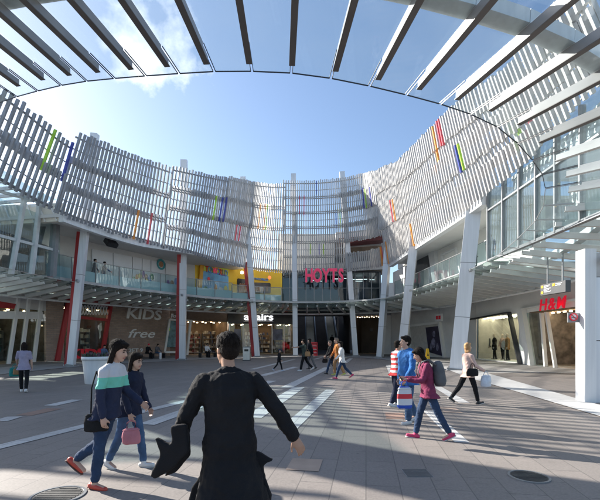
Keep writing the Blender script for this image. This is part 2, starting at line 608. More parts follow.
BANDS = [((-60, 462), (203, 397), .34), ((0, 421.5), (15, 417), .4), ((50, 406), (77, 400), .42), ((146, 425), (212, 402), .46), ((222, 398), (272, 381), .46),
         ((252, 369.5), (294, 359.5), .42), ((261, 376), (296, 367), .5), ((286, 388), (328, 367.5), .52), ((252, 418), (299, 387.5), .52),
         ((287, 430), (331, 390), .42), ((314, 359.5), (323, 357), .4), ((388, 365), (394, 378), .36), ((437, 387), (464, 403), .36), ((428, 411), (462, 443), .30),
         ((225, 384), (246, 377), .42), ((214, 372), (232, 367.5), .4), ((345, 363), (351, 358.5), .4)]
for i, (a, b, wd) in enumerate(BANDS):
    sheet('white_band', band(a, b, wd * .8), 0.012, M_band)
for (x, y, wd, ln, m) in [(305, 465, .42, .5, mat('tan paver', (0.36, 0.27, 0.21), .7)), (40, 412, .4, .9, mat('rust paver', (0.27, 0.17, 0.13), .7)), (450, 410, .4, .8, mat('tan paver', (0.36, 0.27, 0.21), .7)), (395, 416, .4, .7, mat('rust paver', (0.27, 0.17, 0.13), .7))]:
    g_ = ground(x, y); d = VPD; s_ = Vector((d.y, -d.x, 0)) * wd / 2
    sheet('coloured_paver', [g_ - s_ - d * ln / 2, g_ + s_ - d * ln / 2, g_ + s_ + d * ln / 2, g_ - s_ + d * ln / 2], 0.010, m)


def manhole(x, y, r, label):
    g_ = ground(x, y)
    t = thing('manhole_cover', label, 'manhole', g_, 'round manhole covers in the paving')
    mb = MB().lathe(g_ + Vector((0, 0, .004)), [(r, 0), (r, .012), (r * .9, .012), (r * .9, .006)], 40)
    mb.build('rim', M_mid, t)
    mb = MB().lathe(g_ + Vector((0, 0, .004)), [(r * .88, 0), (r * .88, .007)], 40)
    for k in range(-4, 5):
        h = math.sqrt(max(0, (r * .8) ** 2 - (k * r * .18) ** 2))
        mb.box((g_.x - h, g_.y + k * r * .18 - .012, .010), (g_.x + h, g_.y + k * r * .18 + .012, .016))
    mb.build('lid', mat('cast iron', (0.07, 0.068, 0.065), .6, .4, .25, 8), t)


manhole(529, 477, .23, 'dark round manhole cover in the paving in front of the white pier')
manhole(58, 496, .27, 'dark round manhole cover beside the woman in red sandals')
g_ = ground(417, 473.5)
t = thing('drain_cover', 'small square grey drain cover set in the front paving', 'drain cover', g_)
mb = MB()
for k in range(7):
    mb.box((g_.x - .15, g_.y - .13 + k * .04, .004), (g_.x + .15, g_.y - .105 + k * .04, .012))
mb.build('grate', mat('drain grey', (.12, .115, .11), .6), t)
MB().box((g_.x - .16, g_.y - .14, .0), (g_.x + .16, g_.y + .15, .006)).build('frame', M_mid, t)

# ------------------------------------------------------------------ wall lines
L1 = Seg((-21.5, 12), (-19.7, 31))
L2 = Seg((-19.7, 31), (-13.6, 42))
L3 = Seg((-13.6, 42), (-8.3, 46))
C1 = Seg((-8.3, 46), (-0.6, 48))
C2 = Seg((-0.6, 48), (6.0, 48))
C3 = Seg((6.0, 48), (10.5, 46))
R1 = Seg((10.5, 46), (15.0, 34))
R2 = Seg((15.0, 34), (15.5, 14))
B_left = thing('shopping_centre_wing', 'left shop wing with brown brick walls, upper balcony and pale roof edge', 'building', (-17, 32, 0))
B_mid = thing('cinema_building', 'tall middle wing with dark escalator hall under the pink cinema letters', 'building', (2, 46, 0))
B_right = thing('shopping_centre_wing', 'right shop wing with pale walls, big display window and glass bay above', 'building', (14, 28, 0))

M_brick = brick_mat('brown brick', (0.38, 0.275, 0.21), (0.29, 0.21, 0.165), (0.24, 0.205, 0.185), 0.46, 0.15, vertical=L2.ang, mortar=0.014, rough=.85, bump=.5, stain=.15)


def interior(seg, x0, x1, ztop, parent, mw=M_int, depth=4.5, lamps=5, mc=None, mfl=M_shopfl):
    """open room behind a shop front"""
    a = seg.at(x0); b = seg.at(x1)
    n = -seg.n
    mb = MB()
    mb.prism([a + n * depth, b + n * depth, b + n * depth + Vector((0, 0, ztop)), a + n * depth + Vector((0, 0, ztop))], n * .15)
    for p in (a, b):
        sgn = seg.t * (.06 if p is a else -.06)
        mb.prism([p + n * .1, p + n * (depth - .003), p + n * (depth - .003) + Vector((0, 0, ztop)), p + n * .1 + Vector((0, 0, ztop))], sgn)
    mb.build('interior_wall', mw, parent)
    MB().prism([a + n * .1 + Vector((0, 0, ztop)), b + n * .1 + Vector((0, 0, ztop)), b + n * depth + Vector((0, 0, ztop)), a + n * depth + Vector((0, 0, ztop))], (0, 0, .1)).build('ceiling', mc or M_int, parent)
    MB().prism([a + n * .02 + Vector((0, 0, .02)), b + n * .02 + Vector((0, 0, .02)), b + n * depth + Vector((0, 0, .02)), a + n * depth + Vector((0, 0, .02))], (0, 0, .012)).build('shop_floor', mfl, parent)
    if lamps:
        mb = MB()
        for i in range(lamps):
            for j in (0.25, 0.6):
                p = a.lerp(b, (i + .5) / lamps) + n * depth * j
                mb.lathe(p + Vector((0, 0, ztop - .09)), [(.09, 0), (.09, .05)], 10)
        mb.build('downlights', M_lamp, parent)


def goods_shelf(seg, x0, x1, label, cols, h=2.2, off=-3.2, group='stocked shelves inside the shops'):
    a = seg.hit(x0, HY, off); b = seg.hit(x1, HY, off); a.z = b.z = 0
    t = thing('display_shelf', label, 'shelf', (a + b) / 2, group)
    mb = MB()
    L = (b - a).length
    up = Vector((0, 0, 1))
    for k in range(5):
        z = .15 + k * (h - .2) / 4
        mb.prism([a + up * z, b + up * z, b + up * (z + .04), a + up * (z + .04)], -seg.n * .4)
    for u in (0, .5, 1):
        p = a.lerp(b, u)
        mb.prism([p, p + seg.t * .05, p + seg.t * .05 + up * h, p + up * h], -seg.n * .42)
    mb.build('frame', M_mid, t)
    if L < 3: cols = [cols[0], cols[2 + len(label) % (len(cols) - 2)]]
    for ci, c in enumerate(cols):
        mb = MB()
        for k in range(5):
            z = .19 + k * (h - .2) / 4
            u = .05
            while u < L - .2:
                wd = random.uniform(.1, .3); hh = random.uniform(.15, .38)
                if random.randrange(len(cols)) == ci:
                    p = a + seg.t * u - seg.n * .05
                    mb.prism([p + up * z, p + seg.t * wd + up * z, p + seg.t * wd + up * (z + hh), p + up * (z + hh)], -seg.n * .28)
                u += wd + .04
        mb.build('goods', c, t)
    return t


GOODS = [mat('goods cream', (.55, .48, .38), .6), mat('goods tan', (.36, .22, .12), .6), mat('goods maroon', (.22, .05, .05), .6), mat('goods navy', (.05, .07, .14), .6), mat('goods teal', (.08, .22, .24), .6), mat('goods white', (.7, .68, .64), .6)]

# ---- left wing, ground floor
SHELVES = []
L1.slab(MB(), -75, 46, 3.9, 5.3).build('bulkhead', M_grey, B_left)
interior(L1, -75, 45.5, 3.9, B_left, mw=mat('clothes shop wall', (.11, .10, .09), .7, 0, .6, 1.6), lamps=6)
for (x0, x1, of, lb) in [(-14, 3, -3.3, 'stocked shelf in the far left glass shop, nearest the picture edge'), (8, 20, -3.4, 'stocked shelf behind the slanted mullions of the far left glass shop'), (25, 38, -3.5, 'stocked shelf at the inner end of the far left glass shop')]:
    a = L1.hit(x0, HY, of); b = L1.hit(x1, HY, of); a.z = b.z = 0
    q0 = Seg(a, b); q0.n = L1.n
    SHELVES.append((q0, x0, x1, lb))
px_m = [(-30, -18), (-4, 8), (22, 33), (44, 49)]
mb = MB()
for xb, xt in [(-22, -10), (6, 18), (18, 28.5), (31, 41)]:
    L1.quad(mb, [(xb, 366), (xb + 3, 366), (xt + 3, 287), (xt, 287)], .14, .12)
mb.build_each('slanted_mullion', M_pale, B_left)
mb = MB()
L1.quad(mb, [(-80, 309), (42, 312), (42, 319), (-80, 318)], .12, .09)
mb.build('transom', M_pale, B_left)
L1.slab(MB(), -75, 45.5, .05, 3.9, .03, .02).build('shop_glass', G_win, B_left)
mb = MB()
L1.quad(mb, [(-10, 300), (14, 304), (12, 309), (-10, 307)], .05, .16)
mb.build('red_fascia_panel', M_red, B_left)
L2.slab(MB(), 46, 64, 0, 5.3).build('brick_wall', M_brick, B_left)
L2.slab(MB(), 109, 170, 0, 5.3).build('brick_wall', M_brick, B_left)
L2.slab(MB(), 64, 109, 4.35, 5.3).build('bulkhead', M_black, B_left)
interior(L2, 64, 109, 4.35, B_left, mw=mat('red shop wall', (.10, .06, .05), .7, 0, .6, 1.6), lamps=4, depth=3.5)
a = L2.hit(80, HY, -2.6); b = L2.hit(98, HY, -2.6); a.z = b.z = 0
q0 = Seg(a, b); q0.n = L2.n; SHELVES.append((q0, 80, 98, 'stocked shelf inside the red-framed shop window'))
for q0, x0, x1, lb in SHELVES:
    goods_shelf(q0, x0, x1, lb, GOODS, 2.4, 0)
L2.slab(MB(), 64.5, 108.5, .05, 4.3, .02, .02).build('shop_glass', G_win, B_left)
mb = MB()
L2.quad(mb, [(54, 362), (58.5, 362), (71, 296), (67, 296)], .25, .22)
L2.quad(mb, [(99, 359.5), (102, 359.5), (112, 302.5), (109, 302)], .25, .22)
L2.quad(mb, [(67, 297), (112, 303.4), (111, 307), (66, 301.5)], .25, .225)
L2.quad(mb, [(76, 315.5), (108, 319), (107.4, 321.5), (75.5, 318.5)], .2, .19)
mb.build_each('red_shop_frame', M_red, B_left)
# white lattice band above the red shop window
mb = MB()
for k in range(10):
    x = 78 + k * 2.9
    L2.quad(mb, [(x, 314.5), (x + .8, 314.6), (x + 2.9, 305.6), (x + 2.1, 305.5)], .03, .14)
    L2.quad(mb, [(x + 2.1, 315), (x + 2.9, 315.1), (x + .8, 305.3), (x, 305.2)], .03, .145)
mb.build('lattice', M_white, B_left)
L2.slab(MB(), 112, 113, 0, .01)

# L3 : slanted frame shop
L3.slab(MB(), 170, 184, 0, 5.3).build('brick_wall', mat('brown wall', (.18, .125, .095), .85, 0, .15, 3, .3, 25), B_left)
L3.slab(MB(), 184, 228, 3.75, 5.3).build('bulkhead', mat('tan bulkhead', (.15, .105, .075), .8), B_left)
interior(L3, 184, 228, 3.75, B_left, lamps=5)
mb = MB()
L3.frame(mb, [(163.5, 352), (168.5, 319.5), (178, 320.5), (178.5, 352)], .2, .5, .45)
mb.build('slanted_window_frame', M_pale, B_left)
mb = MB(); L3.quad(mb, [(165, 347), (169.5, 321), (177.2, 322), (177.5, 347)], .05, .4)
mb.build('window_poster', mat('poster teal', (.12, .22, .24), .5, 0, .5, 2.2), B_left)
mb = MB(); L3.quad(mb, [(167, 331), (168.5, 331), (168.8, 328), (167.4, 328)], .02, .43)
mb.build('lime_sticker', mat('lime', (.45, .75, .05), .5), B_left)
mb = MB(); L3.quad(mb, [(185.5, 355), (187.5, 355), (191, 321), (189, 321)], .3, .25)
L3.quad(mb, [(184.5, 319.5), (192, 320.2), (192, 321.6), (184.5, 321)], .3, .26)
mb.build('slanted_post', M_pale, B_left)
for (x0, x1, lb) in [(188, 200, 'stocked shelf inside the open shop left of the dark fascia'), (203, 220, 'wider stocked shelf inside the open shop, right of the seated white shirt')]:
    goods_shelf(L3, x0, x1, lb, GOODS[:4], 2.4)

# C1 : shop with dark fascia
C1.slab(MB(), 228, 297, 3.55, 5.3, .12).build('fascia', M_black, B_mid)
interior(C1, 229, 296, 3.55, B_mid, lamps=7)
C1.slab(MB(), 229, 252, .05, 3.55, .0, .02).build('shop_glass', G_win, B_mid)
C1.slab(MB(), 272, 296, .05, 3.55, .0, .02).build('shop_glass', G_win, B_mid)
mb = MB()
for x in (229.5, 243, 252, 272, 284, 295.5):
    C1.slab(mb, x - .35, x + .35, 0, 3.6, .06, .12)
mb.build_each('mullion', M_steel, B_mid)
mb = MB(); C1.quad(mb, [(273, 340), (282.5, 340), (282.5, 329), (273, 329)], .03, .06)
mb.build('window_poster', mat('poster slate', (.16, .18, .25), .5, 0, .5, 1.6), B_mid)
mb = MB(); C1.quad(mb, [(234, 340), (241, 340), (241, 329), (234, 329)], .03, .06)
mb.build('window_poster', mat('poster slate', (.16, .18, .25), .5, 0, .5, 1.6), B_mid)
mb = MB(); C1.quad(mb, [(243, 322), (272, 322), (269, 319.3), (246, 319.3)], .9, .95)
mb.build('awning', mat('pale awning', (.5, .52, .58), .6), B_mid)
for (x0, x1, lb) in [(231, 241, 'stocked shelf at the left end of the dark-fascia shop'), (245, 252, 'narrow stocked shelf beside the doorway of the dark-fascia shop'), (254, 270, 'long stocked shelf facing the doorway of the dark-fascia shop'), (274, 293, 'stocked shelf behind the right window of the dark-fascia shop')]:
    goods_shelf(C1, x0, x1, lb, GOODS, 2.3)

# C2 : dark escalator hall, C3 lobby
mb = MB()
mb.prism([(-.6, 66, 0), (10.5, 66, 0), (10.5, 66, 10), (-.6, 66, 10)], (0, .2, 0))
mb.box((-.75, 48.2, 0), (-.6, 65.9, 10)); mb.box((5.9, 48.2, 0), (6.05, 65.9, 5.3))
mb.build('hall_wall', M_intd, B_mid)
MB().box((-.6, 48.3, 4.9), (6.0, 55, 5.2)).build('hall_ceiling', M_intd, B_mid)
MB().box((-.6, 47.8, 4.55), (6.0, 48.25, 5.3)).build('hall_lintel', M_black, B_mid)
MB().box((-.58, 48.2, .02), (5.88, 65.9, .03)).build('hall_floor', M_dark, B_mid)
interior(C3, 352, 390.5, 4.5, B_mid, mw=mat('brown lobby wall', (.06, .05, .043), .8, 0, .2, 1), lamps=0, depth=4)
a = C3.at(354); b = C3.at(388)
mb = MB()
for i in range(7):
    for j in (0.5, 1.6):
        p = a.lerp(b, (i + .5) / 7) - C3.n * j
        mb.lathe(p + Vector((0, 0, 4.38)), [(.07, 0), (.07, .06)], 10)
mb.build('downlights', M_globe, B_mid)
C3.slab(MB(), 351, 391, 4.5, 5.3, .02).build('bulkhead', M_mid, B_mid)
mb = MB(); C3.slab(mb, 384, 391, 0, 4.5, .03, .3)
mb.build('grey_wall', M_grey, B_mid)
mb = MB(); C3.quad(mb, [(361.5, 330.5), (365, 330.5), (365, 327.5), (361.5, 327.5)], .05, -3.85)
mb.build('wall_sign_panel', M_dark, B_mid)

# R1 : grey wall with slanted poster frame
R1.slab(MB(), 391, 476, 0, 5.3).build('wall', M_grey, B_right)
mb = MB()
R1.frame(mb, [(412.5, 355), (410.5, 326), (441, 322.5), (446, 359)], .22, .35, .3)
mb.build('slanted_poster_frame', M_pale, B_right)
mb = MB(); R1.quad(mb, [(413, 354), (411, 327), (440.5, 323.5), (445, 358)], .2, .16)
mb.build('poster_recess', mat('pale recess', (.55, .52, .47), .7), B_right)
# H&M front
R2.slab(MB(), 476, 660, 3.5, 5.3).build('bulkhead', M_pale, B_right)
R2.slab(MB(), 519, 528, 0, 3.5).build('wall', M_pale, B_right)
R2.slab(MB(), 477, 519, 0, .09).build('window_sill', M_pale, B_right)
interior(R2, 477, 519, 3.5, B_right, mw=mat('window display grey', (.55, .52, .49), .7), lamps=12, depth=2.2, mc=M_pale)
R2.slab(MB(), 477, 519, .09, 3.48, .0, .02).build('window_pane', G_win, B_right)
mb = MB()
R2.frame(mb, [(469, 361.5), (466, 320.5), (511, 312.5), (522, 364)], .12, .3, .28)
mb.build('window_frame', M_dark, B_right)
interior(R2, 528, 650, 3.5, B_right, mw=mat('fashion shop back wall', (.17, .145, .125), .7, 0, .6, 2.5), lamps=16, depth=6)
mb = MB()
R2.quad(mb, [(532, 368), (536, 368.3), (526.5, 309), (521, 309.5)], .4, .35)
R2.quad(mb, [(546, 369), (547.5, 369.2), (543, 313), (541.5, 313)], .2, .15)
R2.quad(mb, [(556, 370), (557.5, 370.2), (548, 312), (546.5, 312)], .2, .15)
R2.quad(mb, [(521, 309.5), (526.5, 309), (640, 291), (640, 287)], .4, .352)
mb.build_each('slanted_door_frame', M_pale, B_right)
mb = MB(); R2.quad(mb, [(534.5, 368), (546, 369), (542, 313), (526, 313)], .02, .05)
mb.build('door_pane', G_win, B_right)
mb = MB()
for k, x in enumerate((566, 571)):
    R2.quad(mb, [(x + 5, 372), (x + 6.2, 372), (x, 338), (x - 1.2, 338)], .08, -1.0)
mb.build_each('door_rail', M_steel, B_right)
for (x0, x1, of, lb) in [(547, 556, -4.2, 'stocked shelf just inside the fashion shop doorway'), (558, 570, -5.2, 'stocked shelf deeper behind the fashion shop doorway beside the white pier')]:
    a = R2.hit(x0, HY, of); b = R2.hit(x1, HY, of); a.z = b.z = 0
    q0 = Seg(a, b); q0.n = R2.n
    goods_shelf(q0, x0, x1, lb, GOODS[1:5], 2.4, 0)
# ---- upper floors
SP_PTS = [(-10.8, 9.0), (-12.2, 12.0), (-12.87, 14.6), (-13.24, 17.65), (-13.41, 20.88), (-12.93, 23.83), (-11.59, 27.77), (-8.98, 31.9), (-5.19, 39.0), (-1.76, 41.3), (1.35, 41.5), (4.39, 40.86), (6.86, 39.18), (8.0, 36.6), (8.39, 29.18), (8.8, 22.0), (8.87, 17.88), (8.87, 15.63), (8.55, 13.75), (8.28, 12.17), (8.0, 10.2)]
spl = catmull(SP_PTS[2:9], .8)
spr = catmull(SP_PTS[13:], .8)
spm = catmull(SP_PTS[8:14], .8)
nl = outward(spl); nr = outward(spr); nm = outward(spm)
k0 = next(i for i, p in enumerate(spl) if p[1] > 22.4)
k1 = next(i for i, p in enumerate(spr) if p[1] < 19.8)
MB().ribbon(spl[k0:], nl[k0:], .45, 7.5, 8.62, 8.8).build('roof_slab', M_soffit, B_left)
MB().ribbon(spl[k0:], nl[k0:], .12, .45, [8.33 + .32 * max(0, min(1, (p[1] - 28.5) / 4.5)) for p in spl[k0:]], 8.79).build('fascia', M_white, B_left)
MB().ribbon(spl[:k0 + 1], nl[:k0 + 1], .5, 5.2, 9.55, 9.58).build('glass_roof', G_win, B_left)
MB().ribbon(spl[:k0 + 1], nl[:k0 + 1], 5.2, 15.5, 9.5, 9.7).build('bay_roof', M_soffit, B_left)  # outer roof, out of view, added solid and wide to shade the left paving
mb = MB()
mb.prism([(-13.55, 22.75, 8.42), (-23, 24.6, 8.42), (-23, 24.6, 9.75), (-13.55, 22.75, 9.45)], (0.05, .25, 0))
mb.build('cream_return_wall', mat('cream paint', (.74, .70, .62), .6, 0, .05, 1), B_left)
mb = MB()
for k in range(8):
    x = -14.2 - k * .75
    y = 22.75 + (-13.55 - x) * .196
    mb.beam((x + .35, y - .07, 8.44), (x - .1, y - .07, 9.5), .07, .10, up=(0, 1, 0))
mb.build_each('cream_rib', M_white, B_left)
MB().ribbon(spr[:k1 + 1], nr[:k1 + 1], .5, 7.0, 8.62, 8.8).build('roof_slab', M_soffit, B_right)
MB().ribbon(spr[k1:], nr[k1:], 1.6, 7.0, 9.5, 9.7).build('bay_roof', M_soffit, B_right)
MB().ribbon(spr[:k1 + 1], nr[:k1 + 1], .12, .5, 8.33, 8.78).build('fascia', M_white, B_right)
# upper walls
U2 = Seg((-16.0, 26.5), (-10.9, 36.2)); U3 = Seg((-10.9, 36.2), (-6.3, 40.0)); U4 = Seg((-6.3, 40.0), (-1.9, 42.4))
UR = Seg((9.6, 41.5), (12.0, 20))
U2.slab(MB(), 58.5, 180, 5.6, 8.64).build('upper_wall', M_grey, B_left)
U3.slab(MB(), 180, 195, 5.6, 8.64).build('upper_wall', M_grey, B_left)
U3.slab(MB(), 195, 237, 5.6, 9.1).build('yellow_wall', M_yel, B_left)
U4.slab(MB(), 237, 282, 5.6, 9.1).build('yellow_wall', M_yel, B_mid)
L1.slab(MB(), -75, 52, 5.6, 9.3, 1.2).build('upper_wall', mat('bay inner wall', (.10, .10, .105), .6, 0, .5, .8), B_left)
mb = MB(); C1.slab(mb, 284, 297, 5.3, 9.2, .1)
mb.build('concrete_pier', M_conc, B_mid)
UR.slab(MB(), 393, 541, 5.6, 8.64).build('upper_wall', M_pale, B_right)
mb = MB()
UR.quad(mb, [(408, 300), (408, 258), (432, 243), (440, 290)], .1, .06)
mb.build('dark_shop_window', mat('dark pane', (.06, .065, .07), .15, 0, .3, .6), B_right)
mb = MB()
UR.frame(mb, [(449, 290), (443, 255), (457, 248), (465, 285)], .12, .2, .2)
mb.build('slanted_panel_frame', M_white, B_right)
mb = MB(); UR.quad(mb, [(437, 290), (442, 290), (436, 240), (430, 242)], .3, .3)
mb.build('slanted_fin', M_white, B_right)
# balcony decks
cl = catmull(CANL[1:7], .8); ncl = outward(cl)
cm_ = catmull(CANL[6:11], .8); ncm = outward(cm_)
cr = catmull(CANL[10:], .8); ncr = outward(cr)
MB().ribbon(cl, ncl, .55, 8, 5.42, 5.6).build('balcony_deck', M_conc, B_left)
MB().ribbon(cm_, ncm, .9, 9, 5.42, 5.6).build('balcony_deck', M_conc, B_mid)
MB().ribbon(cr, ncr, .55, 8, 5.42, 5.6).build('balcony_deck', M_conc, B_right)
# white picture panels on the left upper wall
mb = MB()
xs = [91, 112.2, 131.6, 141.2, 150, 164.6, 178.5]
for i in range(6):
    x0, x1 = xs[i] + .35, xs[i + 1] - .35
    yt = lambda x: 249 + (x - 91) * 17 / 88
    U2.quad(mb, [(x0, 290), (x1, 291), (x1, yt(x1)), (x0, yt(x0))], .05, .10)
mb.build('picture_panel', mat('picture panel white', (.72, .73, .75), .5, 0, .04, 1), B_left)
PC = [mat('print green', (.10, .32, .16), .6), mat('print orange', (.75, .30, .05), .6), mat('print yellow', (.78, .62, .12), .6), mat('print purple', (.28, .14, .36), .6), mat('print brown', (.35, .18, .09), .6), mat('print blue', (.12, .3, .62), .6)]
def print_blob(seg, x, y, rx, ry, m, off, parent, n=12):
    c = seg.hit(x, y) + seg.n * off
    sc = (c.y) / F
    vs = [c + seg.t * (rx * sc * math.cos(2 * math.pi * k / n)) + Vector((0, 0, ry * sc * math.sin(2 * math.pi * k / n))) for k in range(n)]
    MB().prism(vs, -seg.n * .01).build('printed_figure', m, parent)
rb = random.Random(3)
for k, (x, y) in enumerate([(133, 280), (136, 278), (139, 276), (142.5, 274.5), (145, 277), (148.5, 279), (151, 277), (140, 282), (146, 283), (167, 284), (171, 283), (175, 281.5), (177, 285)]):
    print_blob(U2, x, y, rb.uniform(1.6, 2.6), rb.uniform(2.5, 4.5), PC[k % 6], .112 + k * .003, B_left)
def disc(seg, x, y, r0, r1, m, off, parent, name):
    c = seg.hit(x, y) + seg.n * off
    n = 32; mb = MB(); vs = []
    for r_ in (r1, r0):
        for k in range(n):
            a_ = 2 * math.pi * k / n
            vs.append(c + seg.t * r_ * math.cos(a_) + Vector((0, 0, r_ * math.sin(a_))))
    vs2 = [v - seg.n * .03 for v in vs]
    fs = []
    for k in range(n):
        k2 = (k + 1) % n
        fs += [(k, k2, n + k2, n + k), (2 * n + k, 3 * n + k, 3 * n + k2, 2 * n + k2), (k, 2 * n + k, 2 * n + k2, k2), (n + k, n + k2, 3 * n + k2, 3 * n + k)]
    mb.add(vs + vs2, fs)
    return mb.build(name, m, parent)
disc(U2, 160, 264.5, .30, .46, mat('logo teal', (.05, .30, .32), .5), .15, B_left, 'round_emblem')
disc(U2, 160, 264.5, .0, .22, mat('print brown', (.35, .18, .09), .6), .155, B_left, 'round_emblem')
# floodlight under the roof edge
fp = U2.hit(111, 243, 2.2)
t = thing('floodlight', 'dark grey floodlight hanging under the left roof edge', 'floodlight', fp)
MB().obox(fp, U2.t * .38, (U2.n * .5 + Vector((0, 0, -.5))).normalized() * .28, (U2.n * .5 + Vector((0, 0, .5))).normalized() * .16).build('lamp_housing', M_dark, t)
MB().beam(fp, (fp.x, fp.y, 8.62), .08, .08).build('bracket', M_mid, t)

# left glazed bay with slanted mullions
UL = Seg((-16.6, 12), (-14.75, 24.6))
UL.slab(MB(), -80, 60, 5.4, 8.9, 0, .02).build('bay_glass', G_win, B_left)
mb = MB()
for xb, xt in [(-60, -38), (-30, -12), (10, 24.5), (30.5, 40)]:
    UL.quad(mb, [(xb - 1.6, 274), (xb + 1.6, 274), (xt + 1.6, 193), (xt - 1.6, 193)], .2, .16)
mb.build_each('bay_mullion', mat('mullion paint', (.55, .58, .58), .4, .2), B_left)
mb = MB()
UL.quad(mb, [(-80, 213), (58, 250), (58, 252.5), (-80, 216.5)], .12, .09)
UL.quad(mb, [(-80, 168), (46, 203), (46, 205.5), (-80, 171)], .12, .09)
mb.build_each('bay_transom', mat('mullion paint', (.55, .58, .58), .4, .2), B_left)
mb = MB()
UL.quad(mb, [(50, 276), (53.5, 276), (57, 224), (53.5, 224)], .4, .2)
UL.quad(mb, [(38, 275), (43, 275), (55, 226), (51, 226)], .3, -.6)
mb.build_each('leaning_column', M_mid, B_left)
# cream sunlit ceiling ribs above the bay
mb = MB()
for k in range(16):
    y0 = 11 + k * .85
    mb.beam((-22, y0 + 1.8, 9.42), (-14.3, y0, 9.42), .10, .16)
mb.build_each('ceiling_rib', M_white, B_left)

# right glazed bay over the canopy
RB = Seg((9.35, 19.7), (9.05, 6))
mb = MB().box((9.28, 6, 5.55), (9.3, 19.7, 9.4))
mb.build('bay_glass', glass('bay glass', (.84, .91, .92), 1.2, .02, .05), B_right)
mb = MB()
for y in (19.7, 18.25, 16.9, 15.7, 14.5, 13.2, 11.9, 10.6, 9.3, 8):
    mb.box((9.2, y - .04, 5.55), (9.42, y + .04, 9.4))
mb.box((9.22, 6, 7.98), (9.4, 19.7, 8.06)); mb.box((9.22, 6, 5.5), (9.4, 19.7, 5.62))
mb.build_each('bay_mullion', M_mid, B_right)
MB().box((10.5, 4, 9.0), (10.7, 19.7, 9.6)).build('bay_beam', M_white, B_right)
MB().box((13.2, 6, 5.6), (13.35, 19.6, 9.2)).build('bay_back_wall', mat('bay wall', (.74, .74, .73), .7), B_right)

# cinema glass front and volume behind the screen
M_F = Seg((-2.0, 43.2), (8.6, 42.6))
mb = MB().box((-2.0, 43.0, 5.6), (8.6, 43.02, 8.9))
mb.build('curtain_glass', G_cin, B_mid)
mb = MB()
for k in range(13):
    x = -2 + k * .88
    mb.box((x - .035, 42.9, 5.6), (x + .035, 43.1, 8.9))
mb.box((-2, 42.92, 7.2), (8.6, 43.08, 7.26))
mb.build_each('curtain_mullion', M_mid, B_mid)
mb = MB(); mb.box((-2.0, 47.4, 5.6), (8.6, 47.6, 9)); mb.box((-2.1, 43.05, 5.6), (-1.95, 47.4, 9)); mb.box((8.55, 43, 5.6), (8.7, 47.4, 9))
mb.build('foyer_wall', mat('foyer blue grey', (.10, .13, .17), .7, 0, .3, .8), B_mid)
mb = MB()
for k in range(9):
    x = random.uniform(4.6, 8.2) if k < 6 else random.uniform(-1.5, 4)
    y = random.uniform(43.6, 47)
    mb.box((x, y, 8.55), (x + random.uniform(.5, 1.1), y + .15, 8.6))
mb.build_each('strip_light', M_strip, B_mid)
MB().box((-2.2, 43.0, 8.9), (8.7, 47.7, 9.05)).build('foyer_ceiling', M_dark, B_mid)
mb = MB()
mb.prism([(-2.4, 44.2, 9.05), (3.9, 44.4, 9.05), (3.9, 44.4, 13.4), (-2.4, 44.2, 13.4)], (0, 6, 0))
mb.prism([(3.9, 43.6, 12.35), (9.4, 42.0, 12.35), (9.4, 42.0, 13.4), (3.9, 43.6, 13.4)], (0, 6, 0))
mb.build('auditorium_wall', M_grey, B_mid)
mb = MB()
mb.prism([(3.9, 43.3, 9.05), (9.2, 41.6, 9.05), (9.2, 41.6, 10.0), (3.9, 43.3, 10.0)], (0, .2, 0))
mb.build('terrace_parapet', M_conc, B_mid)
mb = MB(); mb.prism([(3.95, 41.9, 11.75), (8.6, 40.2, 11.75), (8.6, 40.2, 12.3), (3.95, 41.9, 12.3)], (.2, 1.6, 0))
mb.build('red_soffit', mat('dark red soffit', (.11, .03, .03), .7), B_mid)
mb = MB(); mb.prism([(3.9, 46.5, 9), (9.4, 45, 9), (9.4, 45, 12.3), (3.9, 46.5, 12.3)], (0, .2, 0))
mb.build('terrace_back_wall', mat('terrace tan', (.22, .17, .13), .8, 0, .2, .9), B_mid)
mb = MB(); mb.prism([(3.9, 45.9, 9.6), (9.4, 44.4, 9.6), (9.4, 44.4, 11.1), (3.9, 45.9, 11.1)], (0, .03, 0))
mb.build('terrace_glass', mat('dark pane', (.06, .065, .07), .15, 0, .3, .6), B_mid)
# right volume behind the screen
mb = MB()
mb.prism([(9.9, 40.5, 8.8), (10.2, 25.5, 8.8), (10.2, 25.5, 11.4), (9.9, 40.5, 14)], (5, 0, 0))
mb.build('plant_room_wall', M_pale, B_right)
MB().box((5.9, 47.9, 5.3), (16, 58, 8.5)).build('rear_block', M_grey, B_mid)
MB().box((-9, 48.6, 5.3), (-.8, 58, 8.9)).build('rear_block', M_grey, B_mid)

# ================================================================== SLAT SCREENS
ZB = 8.8
COLS = {'lime': mat('lime slat', (.34, .60, .05), .5), 'blue': mat('navy slat', (.045, .06, .32), .5), 'red': mat('red slat', (.60, .08, .10), .5), 'orange': mat('orange slat', (.72, .28, .05), .5)}
CUSED = set()
CSL = [(50, 150, 'lime'), (65, 161, 'blue'), (136, 223, 'orange'), (149, 227, 'red'), (215.5, 204, 'lime'), (222, 203, 'blue'), (225.5, 203, 'blue'), (236, 233, 'red'), (239, 233, 'red'),
       (260, 207, 'orange'), (264, 207, 'orange'), (267.5, 207, 'lime'), (299.5, 199, 'red'), (303, 199, 'red'), (316, 187, 'blue'), (336, 213, 'blue'), (340.5, 214, 'lime'), (363, 197, 'blue'), (365.5, 197, 'lime'), (370, 195, 'blue'),
       (310, 245, 'lime'), (319.5, 245, 'blue'), (324, 245, 'lime'), (392, 214, 'red'), (395, 214, 'orange'), (381, 257, 'orange'), (385, 257, 'red'), (388.5, 255, 'orange'), (414, 240, 'orange'),
       (457, 152, 'blue'), (462, 155, 'lime'), (435, 135, 'orange'), (438, 132, 'red'), (441, 129, 'red'), (519, 127, 'lime'), (531, 121, 'red'), (437, 153, 'orange')]


